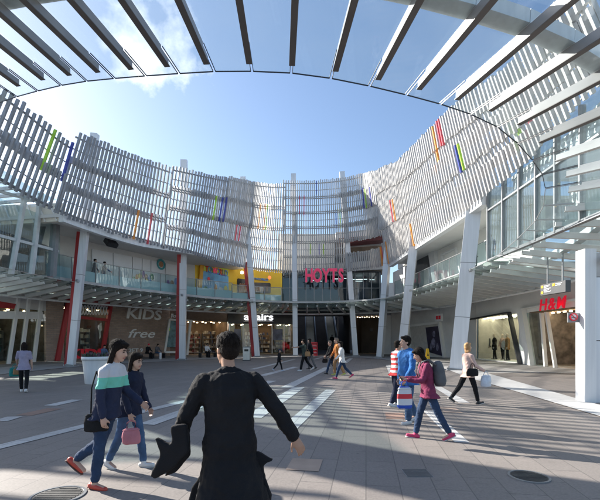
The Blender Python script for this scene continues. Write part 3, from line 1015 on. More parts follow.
def slat_screen(label, ctrl, nb, pitch, skip=None, mats=(M_alu, M_alu), sw=.10, rail_off=.20, rail_m=None, rail_r=.045):
    """ctrl: (X, Y, height, lean degrees)"""
    path = catmull(ctrl, pitch)
    nor = outward(path)
    mid = path[len(path) // 2]
    t = thing('slat_screen', label, 'facade screen', (mid[0], mid[1], ZB), 'louvred slat screens round the plaza')
    def P(i, v, o=0.0):
        x, y, h, le = path[i]
        s_ = h * v * math.tan(R(le)) - o
        return Vector((x - nor[i][0] * s_, y - nor[i][1] * s_, ZB + h * v))
    slats = []
    rr = random.Random(len(path))
    for b in range(nb):
        for i in range(len(path)):
            v0 = b / nb; v1 = (b + 1) / nb
            off = .07 if b % 2 else -.07
            ex0 = .16 + rr.uniform(0, .12); ex1 = .12 + rr.uniform(0, .12)
            h = path[i][2]
            c0 = P(i, v0 - ex0 / h, off + rr.uniform(-.02, .02)); c1 = P(i, v1 + ex1 / h, off + rr.uniform(-.02, .02))
            slats.append((b, i, c0, c1))
    keep = []
    for s_ in slats:
        m_ = project((s_[2] + s_[3]) / 2)
        if skip and skip[0] < m_[0] < skip[2] and s_[0] == 1:
            continue
        keep.append((s_, m_))
    used = {}
    for (x, y, c) in CSL:
        if (x, y) in CUSED:
            continue
        best = min(keep, key=lambda q: (q[1][0] - x) ** 2 * 3 + (q[1][1] - y) ** 2)
        if abs(best[1][0] - x) < 4 and abs(best[1][1] - y) < 14 and id(best) not in used:
            used[id(best)] = c; CUSED.add((x, y))
    def one(mb, s_, wd=sw, dp=.115):
        b, i, c0, c1 = s_
        n_ = Vector((nor[i][0], nor[i][1], 0)); tg = Vector((-n_.y, n_.x, 0))
        mb.beam(c0, c1, wd, dp, up=n_)
    for b in range(nb):
        for side_ in (0, 1):
            mb = MB()
            for q in keep:
                right_ = bool(skip and b == 1 and q[1][0] > (skip[0] + skip[2]) / 2)
                if q[0][0] == b and id(q) not in used and right_ == bool(side_):
                    one(mb, q[0])
            if mb.v:
                mb.build('slat_band', mats[b % 2], t)
    for q in keep:
        if id(q) in used:
            mb = MB(); one(mb, q[0], .092, .122); mb.build('coloured_slat', COLS[used[id(q)]], t)
    for b in range(nb + 1):
        for dv, rad in ((-.05, rail_r), (.06, rail_r)) + (((.5, rail_r * .7),) if b < nb else ()):
            v = (b + dv) / nb
            if v < 0: v = .03 / nb
            if v > 1: v = 1 - .04 / nb
            mb = MB(); run = []
            runs = [run]
            for i in range(len(path)):
                p = P(i, v, rail_off)
                m_ = project(p)
                if skip and skip[0] < m_[0] < skip[2] and b == 1 and dv == .5:
                    run = []; runs.append(run); continue
                run.append(p)
            for rn in runs:
                if len(rn) > 1:
                    mb.tube(rn, rad, 6)
            if mb.v:
                mb.build('rail', rail_m or M_rail, t, True)
    return t


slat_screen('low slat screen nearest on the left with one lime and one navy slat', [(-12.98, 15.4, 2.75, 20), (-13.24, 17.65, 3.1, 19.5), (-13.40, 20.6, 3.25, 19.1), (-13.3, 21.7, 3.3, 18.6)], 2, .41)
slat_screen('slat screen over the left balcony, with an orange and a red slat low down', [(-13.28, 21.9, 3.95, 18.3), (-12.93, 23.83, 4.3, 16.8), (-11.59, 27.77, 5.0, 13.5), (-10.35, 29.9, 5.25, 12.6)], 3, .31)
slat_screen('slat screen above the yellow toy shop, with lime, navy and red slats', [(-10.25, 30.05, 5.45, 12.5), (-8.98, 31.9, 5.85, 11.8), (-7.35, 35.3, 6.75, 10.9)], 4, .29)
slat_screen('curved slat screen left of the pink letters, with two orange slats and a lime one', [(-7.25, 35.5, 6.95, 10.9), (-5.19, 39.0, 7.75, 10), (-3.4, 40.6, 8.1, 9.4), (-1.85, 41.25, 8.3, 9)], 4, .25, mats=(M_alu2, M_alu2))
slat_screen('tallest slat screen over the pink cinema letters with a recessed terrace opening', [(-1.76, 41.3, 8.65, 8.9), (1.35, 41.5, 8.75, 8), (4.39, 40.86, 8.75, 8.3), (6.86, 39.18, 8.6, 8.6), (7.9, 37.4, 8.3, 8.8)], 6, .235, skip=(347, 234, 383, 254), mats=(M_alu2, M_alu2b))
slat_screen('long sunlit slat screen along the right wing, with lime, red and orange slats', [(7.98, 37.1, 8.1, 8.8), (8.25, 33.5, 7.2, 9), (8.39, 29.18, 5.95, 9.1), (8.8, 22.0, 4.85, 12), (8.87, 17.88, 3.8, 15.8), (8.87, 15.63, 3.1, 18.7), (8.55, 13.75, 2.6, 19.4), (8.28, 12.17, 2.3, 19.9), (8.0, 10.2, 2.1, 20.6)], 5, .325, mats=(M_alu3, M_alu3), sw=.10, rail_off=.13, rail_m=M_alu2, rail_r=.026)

# ================================================================== COLUMNS
def column(label, base, d_top, top, wd, dp, red=None, joints=True, tang=None):
    b = ray(base[0], base[1], base[2]); b.z = 0
    tp = ray(top[0], top[1], d_top)
    t = thing('leaning_column', label, 'column', b, 'tall leaning columns round the plaza')
    ax = (tp - b)
    n_ = Vector((tang[1], -tang[0], 0)) if tang else Vector((0, -1, 0))
    MB().beam(b, tp, wd, dp, up=n_).build('shaft', M_col, t)
    if joints:
        mb = MB()
        L = ax.length; k = 2.9
        while k < L - .5:
            c = b + ax * (k / L)
            mb.beam(c, c + ax * (.03 / L), wd + .012, dp + .012, up=n_)
            k += 2.9
        mb.build('panel_joint', M_mid, t)
    mb = MB(); u = ax.normalized()
    mb.beam(b, b + u * .12, wd + .12, dp + .12, up=n_)
    mb.build('base_plate', M_mid, t)
    q_ = MB()
    side_ = (u.cross(n_)).normalized()
    for sx_ in (-1, 1):
        for sy_ in (-1, 1):
            q_.lathe(b + side_ * (sx_ * (wd / 2 + .1)) + n_ * (sy_ * (dp / 2 + .1)), [(.035, 0), (.035, .07), (.02, .09)], 8)
    q_.build_each('anchor_bolt', M_steel, t)
    if red:
        rb0 = ray(red[0], red[1], base[2] + .45); rb0.z = 0.0
        rt = ray(red[2], red[3], d_top + .45)
        MB().beam(rb0, rt, red[4], .22, up=n_).build('red_fin', M_red, t)
    # canopy bracket
    c = b + ax * (5.3 / ax.z)
    MB().beam(c + Vector((0, -dp * .5, 0)), c + Vector((0, -dp * .5 - .22, .08)), .14, .12).build('bracket', M_steel, t)
    return t


column('leaning white column with a red fin beside the red-framed shop', (71, 366, 25.4), 25.0, (95, 134), .42, .32, (67.2, 366, 80, 232, .30))
column('white column with a red fin between the brick wall and the open shop', (182.5, 358, 33.5), 32.2, (184, 160), .5, .34, (177.5, 358, 179.5, 250, .30))
column('leaning white column with a red fin in front of the dark-fascia shop', (257.5, 354, 39.3), 38.3, (243, 177), .5, .34, (253.4, 354, 245, 262, .30))
column('slim pale column left of the escalator hall', (295.5, 353, 41.4), 41.0, (293.5, 174), .5, .4)
column('slim pale column right of the escalators, leaning left', (355.5, 353, 41.0), 40.6, (342, 172), .52, .4)
column('pale column in front of the brown lobby, dappled with light', (380, 354, 37.3), 36.6, (394, 165), .72, .5, tang=(.5, .85))
column('broad pale column behind the man in the blue jacket', (401, 360, 31.0), 29.0, (426, 136), .80, .6, tang=(.35, .93))
column('broad pale column behind the blonde woman, standing on the white path', (456.5, 372, 22.0), 21.4, (475, 196), .82, .75, tang=(.35, .93))

# end pier on the right
t = thing('white_pier', 'white panelled pier at the right edge with a dark joint', 'pier', (8.3, 10.7, 0))
mb = MB().box((7.48, 10.5, 0), (7.78, 10.86, 4.05)); mb.build('edge_panel', M_white, t)
MB().box((7.79, 10.53, 0), (10.2, 10.95, 1.62)).build('lower_panel', M_col, t)
MB().box((7.79, 10.53, 1.645), (10.2, 10.95, 3.3)).build('upper_panel', M_col, t)
MB().box((7.79, 10.53, 3.32), (10.2, 10.95, 3.95)).build('top_panel', M_conc, t)
MB().box((7.782, 10.56, 0), (10.15, 10.9, 3.9)).build('core', M_dark, t)

cc = Vector((7.95, 10.35, 3.68))
t = thing('security_camera', 'small white dome camera on the front of the white pier', 'camera', cc)
MB().beam((7.95, 10.53, 3.82), cc + Vector((0, 0, .14)), .06, .06).build('bracket', M_white, t)
MB().lathe(cc, [(.10, .02), (.11, .05), (.10, .14), (.03, .16)], 18).build('housing', M_white, t, True)
MB().ball(cc + Vector((0, 0, .02)), .085, .085, .085).build('dome', M_dark, t, True)

# ================================================================== CANOPIES
LIT_BEAM = mat('low and baked sunlit beam paint', (.66, .67, .66), .3, .15, .06, 2)


def canopy(label, pts, pitch=.9, width=4.6, web=None, flange=None, trim=None, pane=None):
    """pts: X, Y, Z, outward dx, dy, drop over the width"""
    path = catmull(pts, pitch)
    mid = path[len(path) // 2]
    t = thing('glass_canopy', label, 'canopy', (mid[0], mid[1], mid[2]), 'glass canopies round the plaza')
    E = []; D = []; S = []
    for p in path:
        d = Vector((p[3], p[4], 0)).normalized()
        E.append(Vector(p[:3])); D.append(d); S.append(p[5])
    n = len(path)
    def at(i, o, z=0.0):
        return E[i] + D[i] * o + Vector((0, 0, S[i] * o / width + z))
    for i in range(n):
        up = Vector((0, 0, 1))
        bm = MB(); bm.beam(at(i, .62, -.16), at(i, width, -.16), .075, .15); bm.beam(at(i, .95, -.045), at(i, width, -.045), .06, .07)
        b = bm.build('roof_beam', LIT_BEAM if (web and E[i].x > 6.6) else (web or M_beam), t)  # beams to the right lightened to look sunlit, though the paint is one
        MB().beam(at(i, .60, -.243), at(i, width, -.243), .13, .016).build('bottom_flange', LIT_BEAM if E[i].x > 6.6 else (flange or M_beam), b)
    for i in range(n - 1):
        side = (E[i + 1] - E[i]).normalized() * .03
        a, b2, c, d = at(i, 0) + side, at(i + 1, 0) - side, at(i + 1, width) - side, at(i, width) + side
        g = MB().prism([a, b2, c, d], (0, 0, .016)).build('glass_pane', pane or G_can, t)
        mb = MB()
        mb.beam(a, b2, .016, .024)
        mb.beam(a, a.lerp(d, .9 / width), .013, .022); mb.beam(b2, b2.lerp(c, .9 / width), .013, .022)
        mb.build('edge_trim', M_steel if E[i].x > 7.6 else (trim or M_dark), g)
    mb = MB()
    for i in range(n - 1):
        mb.beam(at(i, 2.4, .16), at(i + 1, 2.4, .16), .34, .26)
    mb.build('ring_girder', M_white, t)
    MB().tube([at(i, width, -.2) for i in range(n)], .09, 8).build('outer_pipe', M_white, t, True)
    return t


def dirn(s):
    return (-s, -1.0)


NEAR = [(-9.7, 12.15, 8.55, *dirn(.2), .0), (-8.8, 11.7, 8.6, *dirn(.19), 0), (-7.2, 11, 8.5, *dirn(.18), 0), (-5.9, 10.5, 8.4, *dirn(.17), 0), (-4.5, 10, 8.2, *dirn(.19), 0), (-2.5, 9.5, 8.0, *dirn(.12), 0), (-1.4, 9.3, 7.9, *dirn(.0), 0), (0, 9.2, 7.77, *dirn(-.06), 0),
        (1.4, 9.3, 7.6, *dirn(-.135), 0), (3.05, 9.6, 7.4, *dirn(-.28), 0), (4.25, 10, 7.3, *dirn(-.42), 0), (5.4, 10.5, 7.1, *dirn(-.5), 0), (6.4, 11.2, 6.8, *dirn(-.62), -.05), (7.1, 11.8, 6.65, *dirn(-.9), -.1), (7.85, 12.8, 6.45, .80, -.59, -.15), (8.4, 14, 6.05, .95, -.28, -.25), (8.75, 16, 5.75, 1, -.05, -.4), (8.95, 18, 5.5, 1, 0, -.5)]
lk = catmull([(-9.8, 12.2, 8.6), (-11.0, 12.9, 8.5), (-13.2, 14.8, 7.8), (-14.8, 17.4, 6.6), (-15.4, 19.2, 5.6)], .8)
ln = outward(lk)
t = thing('shadow_roof', 'unseen curved roof added at the left to shade the plaza', 'roof', lk[3])  # added out of view to cast the curved shadow band on the paving
MB().ribbon(lk, ln, -.1, 1.5, [p[2] - .22 for p in lk], [p[2] + .08 for p in lk]).build('roof_panel', M_white, t)
MB().tube([(p[0] + q[0] * .7, p[1] + q[1] * .7, p[2] - .42) for p, q in zip(lk, ln)], .16, 10).build('girder', M_mid, t, True)
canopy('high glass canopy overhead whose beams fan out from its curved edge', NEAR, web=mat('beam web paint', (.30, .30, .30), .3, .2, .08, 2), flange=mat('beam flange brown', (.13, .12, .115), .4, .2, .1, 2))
rp_ = [(x, y) for x, y in CANL]
on = outward(rp_)
LOWL = [(p[0], p[1], 5.35, q[0], q[1], -.62) for p, q in zip(rp_, on)]
LOWP = dict(web=mat('low and baked sunlit beam paint', (.66, .67, .66), .3, .15, .06, 2), flange=mat('low and baked sunlit beam paint', (.66, .67, .66), .3, .15, .06, 2), trim=M_steel, pane=glass('green canopy glass', (.86, .95, .93), 1.6, .03, .07))
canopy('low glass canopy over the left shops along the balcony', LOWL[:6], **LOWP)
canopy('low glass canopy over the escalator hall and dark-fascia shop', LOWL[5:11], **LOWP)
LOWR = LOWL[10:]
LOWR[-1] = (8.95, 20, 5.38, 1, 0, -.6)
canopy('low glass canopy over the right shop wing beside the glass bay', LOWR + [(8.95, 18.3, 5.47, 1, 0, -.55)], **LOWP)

# ================================================================== BALUSTRADES
def balustrade(label, path, nor, off, z0, z1, frosted=0.0):
    mid = path[len(path) // 2]
    t = thing('glass_balustrade', label, 'balustrade', (mid[0], mid[1], z0), 'glass balustrades of the upper balcony')
    pts = [Vector((p[0] + q[0] * off, p[1] + q[1] * off, 0)) for p, q in zip(path, nor)]
    up = Vector((0, 0, 1))
    for i in range(len(pts) - 1):
        a, b = pts[i], pts[i + 1]
        d = (b - a).normalized(); s_ = Vector((d.y, -d.x, 0))
        MB().prism([a + d * .03 + up * z0, b - d * .03 + up * z0, b - d * .03 + up * z1, a + d * .03 + up * z1], s_ * .014).build('glass_panel', G_bal, t)
        if frosted:
            zf = z0 + (z1 - z0) * frosted
            MB().prism([a + d * .05 + up * (z0 + .02) - s_ * .01, b - d * .05 + up * (z0 + .02) - s_ * .01, b - d * .05 + up * zf - s_ * .01, a + d * .05 + up * zf - s_ * .01], s_ * .008).build('frosted_panel', mat('frosted glass', (.62, .72, .74), .25, 0, .05, .8), t)
    mb = MB()
    for p in pts:
        mb.beam(p + up * z0, p + up * z1, .05, .06)
    mb.build_each('post', M_mid, t)
    MB().tube([p + up * (z1 + .03) for p in pts], .03, 8).build('handrail', M_steel, t, True)


bl = catmull(CANL[1:6], 1.75); balustrade('glass balustrade with frosted lower panels on the left balcony', bl, outward(bl), .62, 5.6, 7.0, .5)
bl = catmull(CANL[5:8], 1.7); balustrade('glass balustrade in front of the dark toy shop windows', bl[:-1], outward(bl)[:-1], .95, 5.6, 6.9, .45)
bl = catmull(CANL[10:], 1.7); balustrade('glass balustrade on the right balcony', bl, outward(bl), .62, 5.6, 6.75)

# ================================================================== SIGNS AND LETTERING
def text_mesh(txt, size, depth, bold=0.0, shear=0.0, sx=1.0, space=1.0):
    cu = bpy.data.curves.new('lettering', 'FONT')
    cu.body = txt; cu.size = size; cu.extrude = depth; cu.offset = bold; cu.shear = shear
    cu.align_x = 'CENTER'; cu.space_character = space
    cu.resolution_u = 3
    o = bpy.data.objects.new('lettering', cu); C.objects.link(o)
    o.scale.x = sx
    bpy.context.view_layer.update()
    dg = bpy.context.evaluated_depsgraph_get()
    me = bpy.data.meshes.new_from_object(o.evaluated_get(dg))
    bpy.data.objects.remove(o)
    me.transform(Matrix.Diagonal((sx, 1, 1, 1)))
    return me


def place_text(name, txt, pos, tangent, normal, size, m, depth=.03, bold=0.0, shear=0.0, sx=1.0, parent=None, space=1.0, tilt=0.0):
    me = text_mesh(txt, size, depth, bold, shear, sx, space)
    x = Vector(tangent).normalized(); z = Vector(normal).normalized(); y = z.cross(x)
    if tilt:
        x, y = x * math.cos(tilt) + y * math.sin(tilt), y * math.cos(tilt) - x * math.sin(tilt)
    M = Matrix((x, y, z)).transposed().to_4x4()
    M.translation = Vector(pos)
    me.transform(M)
    me.materials.clear(); me.materials.append(m)
    o = bpy.data.objects.new(name, me); C.objects.link(o)
    if parent:
        o.parent = parent; o.matrix_parent_inverse = inv_of(parent)
    return o


# cinema letters: one thing, five letters
t = thing('cinema_sign', 'big pink red letters spelling HOYTS above the escalator hall', 'sign', ray(325, 280, 40.2))
for ch, x in zip('HOYTS', (309, 317.5, 326, 333.6, 341)):
    p = ray(x, 281.6, 40.2)
    place_text('letter', ch, p, (1, 0, 0), (0, -1, 0), 1.86, M_pink, .13, .045, sx=.62, parent=t)
    place_text('letter_edge', ch, p + Vector((0, .11, 0)), (1, 0, 0), (0, -1, 0), 1.86, mat('letter edge pale', (.75, .62, .65), .4), .06, .085, sx=.62, parent=t)
mb = MB(); a = ray(303, 268.5, 40.5); b = ray(347, 268.5, 40.5); mb.beam(a, b, .08, .08)
a = ray(303, 275, 40.5); b = ray(347, 275, 40.5); mb.beam(a, b, .06, .06)
for x in (305, 315, 326, 336, 345):
    mb.beam(ray(x, 268, 40.5), ray(x, 262, 41.4), .06, .06)
mb.build('support_rail', M_mid, t)


def wall_text(name, label, txt, seg, x, y, px_h, m, **k):
    p = seg.hit(x, y) + seg.n * k.pop('off', .06)
    size = px_h * p.y / F / .7
    n_ = seg.n
    tg = seg.t if seg.t.cross(Vector((0, 0, 1))).dot(n_) > 0 else -seg.t
    o = place_text(name, txt, p, tg, n_, size, m, **k)
    if label:
        tag(o, label, 'sign')
    return o


M_letter = mat('pale letter', (.80, .79, .76), .5)
wall_text('wall_lettering', 'large pale KIDS lettering on the brown brick wall', 'KIDS', L2, 143.5, 319, 10.0, M_letter, bold=.03, shear=.15, sx=1.42)
wall_text('wall_lettering', 'pale handwritten free lettering under the large KIDS word on brick', 'free', L2, 140.5, 337.5, 8.5, M_letter, bold=.012, shear=.35, sx=1.65)
wall_text('wall_lettering', 'small pale line of lettering low on the brick wall by the bench', '2ET 9', L2, 135.5, 352, 3.6, M_letter, bold=.01, sx=1.4)
wall_text('shop_sign', 'white affairs lettering on the black fascia', 'affairs', C1, 257.5, 320.3, 6.6, mat('lit white letter', (.85, .87, .9), .5, emit=.7), bold=.02, sx=1.35, off=.98)
wall_text('shop_sign', 'red KIDS letters inside the red-framed shop window', 'KIDS', L2, 86.5, 357.5, 8.5, M_redsign, bold=.05, sx=1.5, off=.1)
wall_text('shop_sign', 'small white fo sign above the slanted window frame', 'fo', L3, 172.5, 317.5, 3.6, M_white, bold=.02, off=.3, shear=.2, sx=1.3)
wall_text('shop_sign', 'small white A sign in the left glass shop front beside the entrance', 'A', L1, 35, 335, 2.6, M_white, bold=.01, off=.1)
o = wall_text('shop_sign', 'red slanted H&M letters over the fashion shop entrance', 'H&M', R2, 558.5, 309.5, 12, mat('backlit red letter', (.85, .01, .04), .4, 0, .03, 2, emit=.15), bold=.004, shear=.18, sx=1.0, off=.42, depth=.03, space=1.22)
# toy shop billboard on the yellow wall
pc = U3.hit(216, 278)
t = thing('toy_shop_billboard', 'toy shop poster with TOYWORLD in coloured letters over a blue picture', 'poster', pc)
mb = MB(); U3.quad(mb, [(201, 299), (228, 299), (227.8, 269.5), (203, 262)], .06, .12); mb.build('blue_picture', mat('poster sky blue', (.16, .42, .68), .5, 0, .5, .9), t)
mb = MB(); U3.quad(mb, [(203, 271), (227.9, 276.5), (227.8, 267), (203.5, 259)], .02, .15); mb.build('lime_band', mat('poster lime', (.62, .68, .08), .5), t)
for k, (x, y, rx, ry) in enumerate([(205, 290, 2.5, 4), (210, 291, 3, 3), (215, 289, 2, 5), (220, 291, 3, 4), (225, 290, 2.3, 4.5), (208, 279, 1.5, 2)]):
    print_blob(U3, x, y, rx, ry, [PC[0], GOODS[5], PC[1], GOODS[5], PC[2], M_redsign][k], .14 + k * .003, t, 8)
LC = [M_redsign, PC[5], PC[0], M_pink, PC[5], M_redsign, PC[3], PC[5]]
for k, ch in enumerate('TOYWORLD'):
    x = 206 + k * 2.75
    p = U3.hit(x, 271.8 + k * .62) + U3.n * .19
    place_text('letter', ch, p, U3.t, U3.n, 5.6 * p.y / F / .7, LC[k], .03, .02, sx=.62, parent=t)
p = U3.hit(216, 274.3) + U3.n * .19
for k in range(12):
    pass
mb = MB(); U3.quad(mb, [(206, 272.3), (225, 276.4), (225, 275.4), (206, 271.2)], .02, .17); mb.build('text_line', PC[5], t)
mb = MB(); U3.quad(mb, [(196, 297), (199, 297), (203, 258), (199.5, 257)], .35, .4); mb.build('yellow_post', mat('amber post', (.7, .33, .02), .5), B_left)
for (x0, x1, y0, y1, y2, y3) in [(237, 248, 297, 297, 279.5, 278.5), (253.5, 270.5, 293.5, 293.5, 283, 282.5)]:
    mb = MB(); c = .9
    U4.quad(mb, [(x0 + c, y0), (x1 - c, y1), (x1, y1 - c), (x1, y2 + c), (x1 - c, y2), (x0 + c, y3), (x0, y3 + c), (x0, y0 - c)], .05, .05)
    mb.build('toy_shop_window', mat('dark shop pane', (.035, .04, .045), .12, 0, .4, 1.5), B_mid)
    mb = MB()
    for k in range(4):
        xx = x0 + 2 + k * (x1 - x0 - 3) / 4
        U4.quad(mb, [(xx, y0 - 2), (xx + 1.6, y0 - 2), (xx + 1.6, y2 + 3.5), (xx, y2 + 4.5)], .02, .075)
    mb.build('window_display', PC[4], B_mid)
wall_text('shop_sign', 'small blue TOYWORLD lettering on the yellow wall above the long window', 'TOYWORLD', U4, 258, 280.2, 2.2, PC[5], bold=.01, sx=1.2, off=.06)
# red lit ball lamps on the toy shop ceiling
for x, y, m, lb in [(242, 272.5, M_globe, 'small warm ceiling lamp in front of the yellow wall'), (269.5, 277.5, mat('red lamp', (.9, .06, .02), .4, emit=2), 'small red ceiling lamp over the yellow wall')]:
    p = U4.hit(x, y, 1.5)
    t = thing('ceiling_lamp', lb, 'lamp', p)
    MB().ball(p, .16, .16, .16).build('globe', m, t, True); MB().beam(p, (p.x, p.y, 8.5), .03, .03).build('stem', M_mid, t)
# picture in the slanted frame
p = R1.hit(434, 340)
t = thing('poster', 'dark purple fashion portrait poster in the slanted pale frame', 'poster', p)
mb = MB(); R1.quad(mb, [(430.5, 352), (427.5, 327.5), (440.5, 326), (444.5, 356)], .06, .24); mb.build('print', mat('poster dark violet', (.03, .026, .06), .4, 0, .4, 1.2), t)
mb = MB()
for (x, y, rx, ry) in [(436, 334, 2.0, 3.2), (435.5, 343, 3.2, 5), (439.5, 347, 2, 4), (433, 347, 1.4, 4)]:
    print_blob(R1, x, y, rx, ry, mat('portrait grey', (.20, .19, .27), .5, 0, .6, 3), .25 + rx * .003, t)
# small red and white box sign
p = R1.hit(439, 317.5, 1.4)
t = thing('box_sign', 'small white box sign with red marks hanging under the right canopy', 'sign', p)
mb = MB().obox(p, R1.t * .42, R1.n * .08, (0, 0, .32)); mb.build('box', M_white, t)
for dx in (-.17, .17):
    MB().obox(p + R1.t * dx + R1.n * .09, R1.t * .13, R1.n * .015, (0, 0, .16)).build('red_mark', M_redsign, t)
MB().beam(p + Vector((0, 0, .32)), p + Vector((0, 0, 1.2)), .04, .04).build('hanger', M_mid, t)
# wayfinding sign
a = ray(540.5, 285, 17.0); b = ray(565.5, 279, 15.6)
t = thing('wayfinding_sign', 'dark grey hanging direction sign with yellow squares and white lines', 'sign', (a + b) / 2)
d = (b - a); d.z = 0; d.normalize(); n_ = Vector((d.y, -d.x, 0))
W_ = (Vector((b.x, b.y, 0)) - Vector((a.x, a.y, 0))).length
zt, zb_ = a.z, a.z - .45
o_ = Vector((a.x, a.y, 0))
MB().prism([o_ + Vector((0, 0, zb_)), o_ + d * W_ + Vector((0, 0, zb_)), o_ + d * W_ + Vector((0, 0, zt)), o_ + Vector((0, 0, zt))], -n_ * .22).build('panel', mat('sign slate', (.06, .063, .067), .5), t)
def sgn(u0, u1, v0, v1, m, nm):
    q = o_ + n_ * .012
    MB().prism([q + d * (W_ * u0) + Vector((0, 0, zt - .45 * v1)), q + d * (W_ * u1) + Vector((0, 0, zt - .45 * v1)), q + d * (W_ * u1) + Vector((0, 0, zt - .45 * v0)), q + d * (W_ * u0) + Vector((0, 0, zt - .45 * v0))], -n_ * .02).build(nm, m, t)
for u, v in ((.03, .12), (.03, .66), (.5, .1)):
    sgn(u, u + .09, v, v + .22, mat('sign yellow', (.85, .55, .03), .4), 'yellow_square')
for u, v, l in ((.15, .14, .25), (.15, .26, .2), (.15, .42, .28), (.15, .55, .22), (.15, .70, .3), (.62, .14, .26), (.62, .28, .2)):
    sgn(u, u + l, v, v + .06, M_white, 'text_line')
mb = MB()
for u in (.2, .8):
    mb.beam(o_ + d * (W_ * u) - n_ * .11 + Vector((0, 0, zt)), o_ + d * (W_ * u) - n_ * .11 + Vector((0, 0, 5.1)), .05, .05)
mb.build_each('hanger', M_mid, t)
# no-smoking sign on the pier
c = ray(574, 317.5, 10.7)
t = thing('no_smoking_sign', 'small grey sign with a red no-smoking ring fixed to the white pier', 'sign', c)
MB().box((c.x - .16, c.y, c.z - .13), (c.x + .2, c.y + .03, c.z + .13)).build('plate', M_mid, t)
class _S: pass
s_ = Seg((c.x - 1, c.y - .01), (c.x + 1, c.y - .01))
disc(s_, 573.5, 317, .0, .098, M_white, .012, t, 'white_disc')
disc(s_, 573.5, 317, .075, .105, M_redsign, .02, t, 'red_ring')
q = s_.hit(573.5, 317) + Vector((0, -.03, 0))
MB().beam(q + Vector((-.065, 0, .065)), q + Vector((.065, 0, -.065)), .02, .01).build('red_bar', M_redsign, t)
MB().beam(q + Vector((-.06, .012, -.01)), q + Vector((.05, .012, -.01)), .014, .01).build('cigarette', M_dark, t)

# ================================================================== STREET FURNITURE
def planter(px, py):
    g_ = ground(px, py)
    t = thing('planter', 'round white planter pot with low dark plants behind the two walking women', 'planter', g_)
    prof = [(.36, 0), (.38, .02), (.43, .55), (.465, .86), (.485, .90), (.50, .90), (.505, 1.02), (.47, 1.03), (.45, .95), (.0, .94)]
    MB().lathe(g_, prof, 40).build('pot', M_white, t, True)
    rr = random.Random(5)
    for m, cnt in ((mat('planter leaf', (.05, .075, .04), .6, 0, .4, 6), 170), (mat('planter purple leaf', (.10, .05, .08), .6, 0, .4, 6), 90)):
        mb = MB()
        for k in range(cnt):
            a = rr.uniform(0, 6.28); r_ = .44 * math.sqrt(rr.random()); h = rr.uniform(.08, .3)
            p = g_ + Vector((r_ * math.cos(a), r_ * math.sin(a), .95))
            a2 = rr.uniform(0, 6.28); d = Vector((math.cos(a2) * .5, math.sin(a2) * .5, 1)).normalized()
            s2 = Vector((-math.sin(a2), math.cos(a2), 0)) * rr.uniform(.015, .035)
            mb.add([p, p + d * h * .6 + s2, p + d * h, p + d * h * .6 - s2], [(0, 1, 2, 3)])
        mb.build('foliage', m, t)


planter(96, 383.5)
g_ = ground(246.8, 361)
g_ = Vector(((246.8 - 300) * 32 / 400, 32, 0))
t = thing('litter_bin', 'slim silver litter bin standing in front of the dark-fascia shop', 'bin', g_)
MB().box((g_.x - .27, g_.y - .27, .08), (g_.x + .27, g_.y + .27, 1.05)).build('body', M_steel, t)
MB().box((g_.x - .3, g_.y - .3, 0), (g_.x + .3, g_.y + .3, .08)).build('foot', M_dark, t)
MB().box((g_.x - .29, g_.y - .29, 1.05), (g_.x + .29, g_.y + .29, 1.12)).build('lid', M_mid, t)
MB().box((g_.x - .16, g_.y - .285, .75), (g_.x + .16, g_.y - .25, .92)).build('slot', M_black, t)
# small white bollards
proto = None
for x, d, lb in [(160.5, 33.5, 'small white bollard left of the one by the slanted window frame'), (171.8, 34.0, 'small white bollard just left of the red-finned column by the brick wall'), (187, 35, 'small white bollard just right of the red-finned column by the open shop'), (193.5, 35.5, 'small white bollard left of the seated person in white')]:
    loc = Vector(((x - 300) * d / 400, d, 0))
    if proto is None:
        proto = thing('bollard', lb, 'bollard', loc, 'small white bollards along the left shops')
        MB().lathe(loc, [(.10, 0), (.10, .5), (.085, .58), (.03, .6)], 14).build('post', M_white, proto, True)
        MB().lathe(loc, [(.13, 0), (.13, .03)], 14).build('base', M_mid, proto)
    else:
        clone(proto, loc, 0, lb)
# benches along the left shops
def bench(x0, x1, d0, d1, label):
    a = Vector(((x0 - 300) * d0 / 400, d0, 0)); b = Vector(((x1 - 300) * d1 / 400, d1, 0))
    t = thing('bench', label, 'bench', (a + b) / 2, 'dark benches in front of the left shops')
    d = (b - a).normalized(); n_ = Vector((d.y, -d.x, 0)); up = Vector((0, 0, 1))
    for k in range(4):
        q = n_ * (.18 - k * .125)
        MB().prism([a + q + up * .42, b + q + up * .42, b + q + up * .46, a + q + up * .46], -n_ * .10).build('slat', mat('bench timber', (.07, .055, .045), .6, 0, .3, 5), t)
    for u in (.06, .5, .94):
        p = a.lerp(b, u)
        MB().prism([p + n_ * .16, p + d * .08 + n_ * .16, p + d * .08 + n_ * .16 + up * .415, p + n_ * .16 + up * .415], -n_ * .42).build('leg', M_dark, t)
    return t
bench(139, 165, 34.5, 37.0, 'dark bench at the foot of the brick KIDS wall')
bench(199, 216, 37.2, 38.6, 'dark bench in front of the open shop with a seated person in white')
bench(90, 112, 27.5, 29.2, 'dark bench behind the white planter')
# wet floor sign
g_ = Vector(((427.5 - 300) * 33 / 400, 33, 0))
t = thing('wet_floor_sign', 'yellow folding wet-floor sign beside the slanted poster frame', 'sign', g_)
for s2 in (-1, 1):
    MB().prism([g_ + Vector((-.16, .16 * s2, 0)), g_ + Vector((.16, .16 * s2, 0)), g_ + Vector((.09, .02 * s2, .95)), g_ + Vector((-.09, .02 * s2, .95))], (0, .02 * s2, 0)).build('panel', M_yel, t)
MB().prism([g_ + Vector((-.07, -.135, .35)), g_ + Vector((.07, -.135, .35)), g_ + Vector((.0, -.085, .62))], (0, -.02, 0)).build('warning_triangle', M_black, t)
